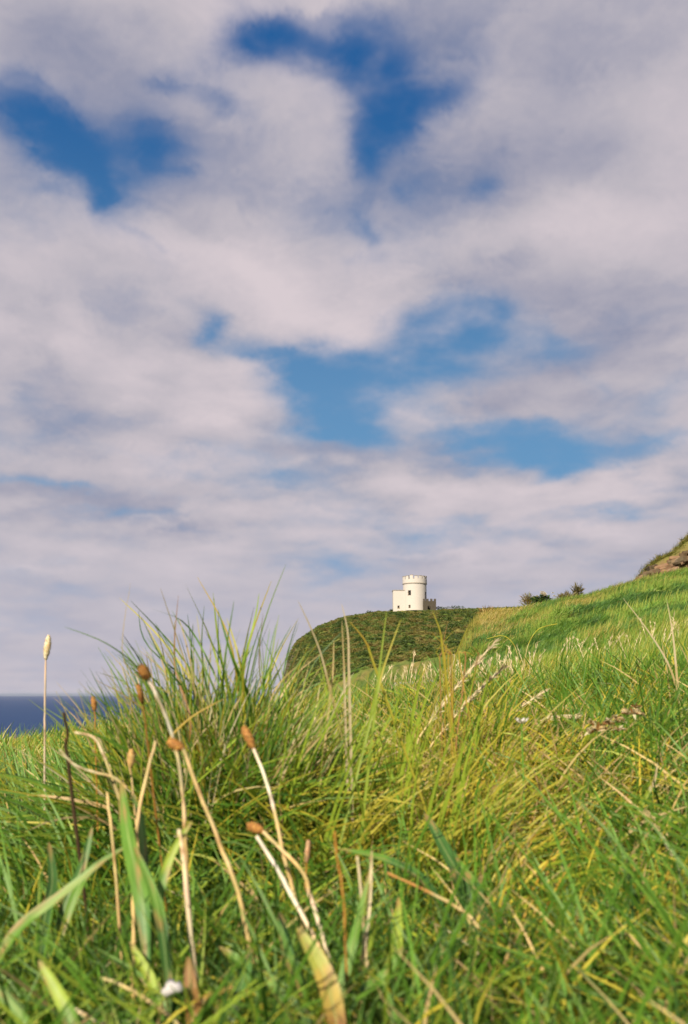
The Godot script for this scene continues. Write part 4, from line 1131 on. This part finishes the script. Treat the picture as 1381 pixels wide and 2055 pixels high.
func build_shrubs() -> void:
	var rows := [
		["dock_clump", "dry brown dock clump beside the white flowering shrub on the ridge", 1060, 28.6, Vector3(0.16, 0.26, 0.16), 240, 0.16, [Color(0.2, 0.13, 0.04), Color(0.3, 0.22, 0.08), Color(0.16, 0.17, 0.04)], 0.8, 0],
		["flowering_shrub", "dark green shrub topped with white flowers on the ridge", 1088, 28.2, Vector3(0.24, 0.17, 0.2), 420, 0.10, [Color(0.035, 0.07, 0.022), Color(0.05, 0.1, 0.025), Color(0.09, 0.12, 0.03)], 0.0, 16],
		["rounded_shrub", "low rounded tawny shrub on the ridge under the rocks", 1138, 29.6, Vector3(0.22, 0.14, 0.2), 420, 0.16, [Color(0.26, 0.2, 0.08), Color(0.2, 0.15, 0.05), Color(0.13, 0.13, 0.04)], 0.6, 0],
		["upright_shrub", "taller dark upright shrub next to the rounded tawny one", 1160, 29.8, Vector3(0.12, 0.25, 0.12), 300, 0.16, [Color(0.07, 0.065, 0.025), Color(0.12, 0.1, 0.03), Color(0.2, 0.16, 0.06)], 0.9, 0],
		["golden_clump", "golden dry grass clump at the seaward end of the knoll", 978, 28.8, Vector3(0.24, 0.13, 0.2), 420, 0.14, [Color(0.36, 0.26, 0.08), Color(0.28, 0.18, 0.05)], 0.9, 0],
		["small_clump", "tiny brown clump alone on the ridge skyline", 1244, 30.0, Vector3(0.07, 0.1, 0.07), 90, 0.12, [Color(0.2, 0.15, 0.06), Color(0.12, 0.12, 0.04)], 0.9, 0]]
	for r in rows:
		var d: float = r[3]
		var x := at(r[2], 1200, d).x
		var t := base(r[0], Vector3(x, ground(x, d) + 0.01, -d))
		tag(t, r[1], "shrub")
		put("foliage", foliage(r[5], r[4], r[6], r[7], r[8]), t).set_meta("kind", "stuff")
		var s := Shape.new()
		for k in 5:
			tube(s, PackedVector3Array([Vector3(0, -0.15, 0), Vector3(rng.randfn(0, 0.05), r[4].y * 0.6, rng.randfn(0, 0.05)), Vector3(rng.randfn(0, r[4].x * 0.5), r[4].y * 1.5, rng.randfn(0, 0.08))]), 0.012, 0.005, [Color(0.12, 0.08, 0.04)], 5)
		put("stems", s.mesh(stem_mat), t)
		for k in r[9]:
			var fs := Shape.new()
			for q in 7:
				var o := Vector3(cos(q * 0.9), 0.5, sin(q * 0.9)).normalized()
				ribbon(fs, PackedVector3Array([Vector3.ZERO, o * 0.03, o * 0.055]), 0.045, [Color(0.72, 0.66, 0.6)], Vector3(0, 1, 0.4).normalized(), 0.8)
			put("flower", fs.mesh(leaf_mat), t, Vector3(rng.randfn(0, 0.13), 0.31 + rng.randf_range(-0.06, 0.09), 0.14 + rng.randf() * 0.1))

func slab(w: float, h: float, dp: float, col: Color) -> ArrayMesh:
	# a weathered block of flat-bedded rock with broken edges
	var s := Shape.new()
	var nx := 5
	var c := [Vector3(-0.5, -0.5, 0.5), Vector3(0.5, -0.5, 0.5), Vector3(0.5, -0.5, -0.5), Vector3(-0.5, -0.5, -0.5)]
	var loops := []
	for lv in 4:
		var y: float = [-0.5, -0.2, 0.3, 0.5][lv]
		var shrink: float = [0.9, 1.0, 0.97, 0.82][lv]
		var loop := []
		for k in 4:
			for q in nx:
				var p: Vector3 = c[k].lerp(c[(k + 1) % 4], float(q) / nx)
				var j := 1.0 + rng.randf_range(-0.1, 0.08)
				loop.append(Vector3(p.x * w * shrink * j, (y + rng.randf_range(-0.06, 0.06)) * h, p.z * dp * shrink * j))
		loops.append(loop)
	for lv in 3:
		for k in 4 * nx:
			var a: Vector3 = loops[lv][k]
			var b: Vector3 = loops[lv][(k + 1) % (4 * nx)]
			var cc: Vector3 = loops[lv + 1][(k + 1) % (4 * nx)]
			var dd: Vector3 = loops[lv + 1][k]
			var nn := (b - a).cross(dd - a).normalized()
			if nn.dot(a + b) < 0: nn = -nn
			var co := vary(col, 0.15)
			var f := s.add(a, nn, co); s.add(b, nn, co); s.add(cc, nn, co); s.add(dd, nn, co)
			s.quad(f, f + 1, f + 2, f + 3)
	var mid := s.add(Vector3(0, h * 0.5, 0), Vector3.UP, col)
	var low := s.add(Vector3(0, -h * 0.5, 0), Vector3.DOWN, col)
	for k in 4 * nx:
		var a2 := s.add(loops[3][k], Vector3.UP, vary(col, 0.1))
		var b2 := s.add(loops[3][(k + 1) % (4 * nx)], Vector3.UP, vary(col, 0.1))
		s.tri(mid, a2, b2)
		s.tri(low, s.add(loops[0][(k + 1) % (4 * nx)], Vector3.DOWN, col), s.add(loops[0][k], Vector3.DOWN, col))
	return s.mesh(stem_mat)

const BROW := [[12.4, 3.6], [13.5, 4.8], [14.0, 5.5], [14.8, 6.2], [15.4, 6.35], [16.0, 7.0], [17.8, 8.4], [21.5, 10.0], [30.0, 12.5], [46.0, 15.0]]

func brow(x_: float, d: float) -> float:
	var x := x_ - 0.31 * maxf(d - 46.2, 0.0)      # the hillside runs back obliquely
	var k := 0
	while k < BROW.size() - 2 and BROW[k + 1][0] < x:
		k += 1
	var y := lerpf(BROW[k][1], BROW[k + 1][1], clampf((x - BROW[k][0]) / (BROW[k + 1][0] - BROW[k][0]), 0.0, 1.0))
	var front := smoothstep(44.6, 46.2, d)
	return lerpf(3.4 + (x - 12.0) * 0.12, y, front) + bumps.get_noise_2d(x * 40.0, d * 40.0) * 0.2 - maxf(d - 48.0, 0.0) * 0.12

func build_outcrop() -> void:
	var rows := []
	var cols := []
	for k in 30: rows.append(43.6 + k * 0.25 + maxf(k - 14, 0) * 0.9)
	for k in 70: cols.append(11.5 + k * 0.25 + maxf(k - 25, 0) * 0.35)
	var paint := func(x: float, d: float, _y: float) -> Color:
		var q := patches.get_noise_2d(x * 50.0, d * 50.0)
		var earth := 1.0 - smoothstep(45.4, 46.4, d + q)
		return Color(0.11, 0.13, 0.03).lerp(Color(0.17, 0.15, 0.045), clampf(q + 0.4, 0, 1)).lerp(Color(0.16, 0.10, 0.055), earth * (1.0 - smoothstep(16.5, 18.0, x + q)))
	var m := grown(0.95, 0.2, 0.0)
	var b := put("hillside", grid(rows, cols, brow, func(t: float, _d: float) -> float: return t, paint, m), self)
	tag(b, "steep turf bank climbing out of the picture at the right", "hillside", "", "structure")
	var o := base("rock_outcrop", Vector3(14.5, 4.6, -45.0))
	tag(o, "brown broken rock ledges showing under the turf at the right edge", "rocks")
	for k in 44:
		var x := 13.8 + 3.4 * rng.randf()
		var low := 3.4 + (x - 12.0) * 0.12
		var top := brow(x, 46.3)
		var y := lerpf(5.2 + (x - 13.8) * 0.17, top - 0.08 - maxf(x - 15.0, 0.0) * 0.4, rng.randf())
		var w := rng.randf_range(0.3, 0.95)
		var fr := clampf((y - low) / maxf(top - low, 0.1), 0.0, 1.0)
		var s := put("rock_slab", slab(w, rng.randf_range(0.12, 0.3), rng.randf_range(0.5, 0.9), vary([Color(0.17, 0.11, 0.06), Color(0.10, 0.07, 0.04), Color(0.22, 0.15, 0.085)][k % 3], 0.2)), o, Vector3(x - 14.5, y - 4.6, 45.0 - (44.75 + 1.2 * fr)))
		s.rotation = Vector3(rng.randfn(0, 0.08), rng.randfn(0, 0.4), rng.randfn(0.25, 0.12))
	var tufts := []
	for k in 3:
		tufts.append(tuft(22, 0.15, 0.45, 0.016, 0.8, 0.7, 0.6, 0.12, [Color(0.16, 0.2, 0.04), Color(0.26, 0.25, 0.06), Color(0.11, 0.17, 0.035), Color(0.32, 0.27, 0.09)], 4))
	var g := base("hillside_grass", Vector3.ZERO)
	tag(g, "olive grass hanging over the rocks on the steep bank", "grass", "", "stuff")
	var where := []
	var tints := []
	for k in 5200:
		var x := 13.5 + 9.0 * pow(rng.randf(), 0.9)
		var d := 46.25 + 4.0 * rng.randf() - maxf(x - 15.8, 0.0) * 0.4 * rng.randf()
		x += 0.31 * maxf(d - 46.2, 0.0)
		var p := Vector3(x, brow(x, d), -d)
		where.append(Transform3D(Basis(Vector3.UP, rng.randf_range(-0.6, 1.0) - 1.2) * Basis.from_scale(Vector3.ONE * rng.randf_range(0.6, 1.2)), p))
		var q := rng.randf_range(0.8, 1.2)
		tints.append(Color(q, q, q))
	scatter(g, "olive_tufts", tufts, where, tints)

func build_headland() -> void:
	var rows := []
	var cols := []
	for k in 110: rows.append(140.0 + k * 1.7)
	for k in 40: rows.append(330.0 + k * 4.0)
	for k in 130: cols.append(-34.0 + k * 0.55)
	for k in 60: cols.append(38.0 + k * 2.4)
	var m := grown(0.95, 0.2, 0.0)
	var place := func(t: float, d: float) -> float: return t - 0.0575 * (d - 290.0)
	var h := put("headland", grid(rows, cols, headland, place, turf_colour, m), self)
	tag(h, "scrubby green headland with a broken edge falling to the sea", "headland", "", "structure")
	var olive := [Color(0.13, 0.19, 0.04), Color(0.19, 0.20, 0.05), Color(0.09, 0.15, 0.03)]
	var clumps := [foliage(70, Vector3(0.7, 0.3, 0.7), 0.45, olive), foliage(70, Vector3(0.9, 0.35, 0.6), 0.45, [Color(0.05, 0.09, 0.026), Color(0.07, 0.115, 0.028), Color(0.10, 0.13, 0.03)]),
		foliage(70, Vector3(0.8, 0.25, 0.8), 0.5, [Color(0.22, 0.19, 0.06), Color(0.19, 0.19, 0.05), Color(0.3, 0.24, 0.09)]), foliage(70, Vector3(0.6, 0.4, 0.6), 0.4, olive)]
	var g := base("headland_scrub", Vector3.ZERO)
	tag(g, "low heath and scrub covering the far headland round the tower", "scrub", "", "stuff")
	var lists := [[], [], [], []]
	var tints := [[], [], [], []]
	for k in 26000:
		var d := 165.0 + 150.0 * rng.randf()
		var e := 0.6 + rng.randf() * (75.0 if rng.randf() < 0.85 else 120.0)
		var x := e - 0.0575 * d
		if absf(d - 290.0) < 5.0 and x > 13.0 and x < 27.5: continue
		var p := patches.get_noise_2d(x * 9.0, d * 4.0)
		var kind := 0
		if p > 0.12 + rng.randfn(0, 0.12): kind = 2
		elif p < -0.15 + rng.randfn(0, 0.12): kind = 1
		elif rng.randf() < 0.4: kind = 3
		var size := rng.randf_range(0.35, 0.8) * (0.6 if absf(d - 288.0) < 8.0 else 1.0)
		lists[kind].append(Transform3D(Basis(Vector3.UP, rng.randf() * TAU) * Basis.from_scale(Vector3(size * 1.3, size * rng.randf_range(0.5, 1.0), size * 1.3)), Vector3(x, headland(x, d) - 0.1, -d)))
		var q := rng.randf_range(0.8, 1.2)
		tints[kind].append(Color(q, q, q))
	for k in 4:
		scatter(g, ["olive_clumps", "dark_clumps", "tawny_clumps", "heath_clumps"][k], [clumps[k]], lists[k], tints[k])
	for b in [["bush", "small dark bush on the skyline left of the tower wing", 742.0, 1.2], ["bush", "low dark bush against the foot of the tower wing", 786.0, 0.9], ["bush", "dark bush on the skyline right of the stone forecourt", 885.0, 1.3], ["bush", "broad dark bush on the skyline between the tower and the knoll", 918.0, 1.6]]:
		var x := at(b[2], 1225, 290).x
		var t := base(b[0], Vector3(x, headland(x, 290) - 0.15, -290))
		tag(t, b[1], "bush")
		put("foliage", foliage(160, Vector3(b[3] * (1.8 if b[3] > 1.2 else 0.8), b[3] * 0.35, 0.8), 0.4, [Color(0.035, 0.06, 0.02), Color(0.05, 0.08, 0.025)]), t).set_meta("kind", "stuff")

# ---------------------------------------------------------------- everything
func _ready() -> void:
	rng.seed = 20240611
	bumps.seed = 8; bumps.frequency = 0.02; bumps.fractal_octaves = 4
	patches.seed = 31; patches.frequency = 0.02; patches.fractal_octaves = 3
	# camera
	var cam := Camera3D.new()
	cam.name = "camera"
	cam.near = 0.05
	cam.far = 90000.0
	cam.rotation_degrees = Vector3(PITCH, 0, 0)
	add_child(cam)
	var lens := CameraAttributesPhysical.new()
	lens.frustum_focal_length = 35.0
	lens.frustum_near = 0.05
	lens.frustum_far = 90000.0
	lens.exposure_aperture = 10.0
	lens.frustum_focus_distance = 5.0
	cam.attributes = lens
	cam.fov = rad_to_deg(2.0 * atan(1027.5 / FOCAL))
	cam.current = true
	# sky, exposure
	var env := Environment.new()
	env.background_mode = Environment.BG_SKY
	var sky := Sky.new()
	var pano := PanoramaSkyMaterial.new()
	pano.panorama = make_sky()
	pano.energy_multiplier = 0.625
	sky.sky_material = pano
	env.sky = sky
	env.tonemap_mode = Environment.TONE_MAPPER_LINEAR
	env.tonemap_exposure = 1.6
	env.fog_enabled = true
	env.fog_density = 0.000009
	env.fog_light_color = Color(0.80, 0.82, 0.90)
	env.sdfgi_enabled = true
	env.ssao_enabled = true
	env.ssil_enabled = true
	var we := WorldEnvironment.new()
	we.name = "world"
	we.environment = env
	add_child(we)
	# sun: behind the camera, to the left, half way up
	var sun := DirectionalLight3D.new()
	sun.name = "sun"
	sun.light_color = Color(1.0, 0.945, 0.85)
	sun.light_energy = 1.6
	sun.light_angular_distance = 0.5
	sun.shadow_enabled = true
	sun.rotation_degrees = Vector3(-32, -26, 0)
	add_child(sun)
	# materials of growing things
	leaf_mat = grown(0.5, 0.4, 0.9)
	stem_mat = grown(0.7, 0.3, 0.0)
	broad_mat = grown(0.5, 0.4, 0.5)
	# sea
	var sea_mat := StandardMaterial3D.new()
	sea_mat.albedo_color = Color(0.03, 0.06, 0.145).linear_to_srgb()
	sea_mat.roughness = 0.8
	sea_mat.specular_mode = BaseMaterial3D.SPECULAR_DISABLED
	var sm := PlaneMesh.new()
	sm.size = Vector2(120000, 60000)
	sm.material = sea_mat
	var wn := NoiseTexture2D.new()
	var wnoise := FastNoiseLite.new()
	wnoise.frequency = 0.015
	wn.noise = wnoise; wn.width = 512; wn.height = 512; wn.seamless = true; wn.as_normal_map = true; wn.bump_strength = 6.0
	sea_mat.normal_enabled = true
	sea_mat.normal_texture = wn
	sea_mat.uv1_triplanar = true
	sea_mat.uv1_world_triplanar = true
	sea_mat.uv1_scale = Vector3.ONE * 0.01
	var sea := put("sea", sm, self, Vector3(0, SEA_LEVEL, -15000))
	tag(sea, "deep blue sea reaching to the horizon on the left", "sea", "", "structure")
	# the near land
	var rows := []
	var cols := []
	for k in 120: rows.append(-2.5 + 0.05 * k)
	for k in 200: rows.append(3.5 * pow(65.0 / 3.5, k / 199.0))
	for k in 221: cols.append(-1.1 + k * 0.01)
	var place := func(t: float, d: float) -> float: return t * maxf(d, 1.6)
	var land := put("ground", grid(rows, cols, ground, place, soil, grown(0.95, 0.2, 0.0)), self)
	tag(land, "dark turf ground under the long grass", "ground", "", "structure")
	build_headland()
	build_outcrop()
	build_tower()
	build_grass()
	build_tussock()
	build_foreground()
	build_shrubs()
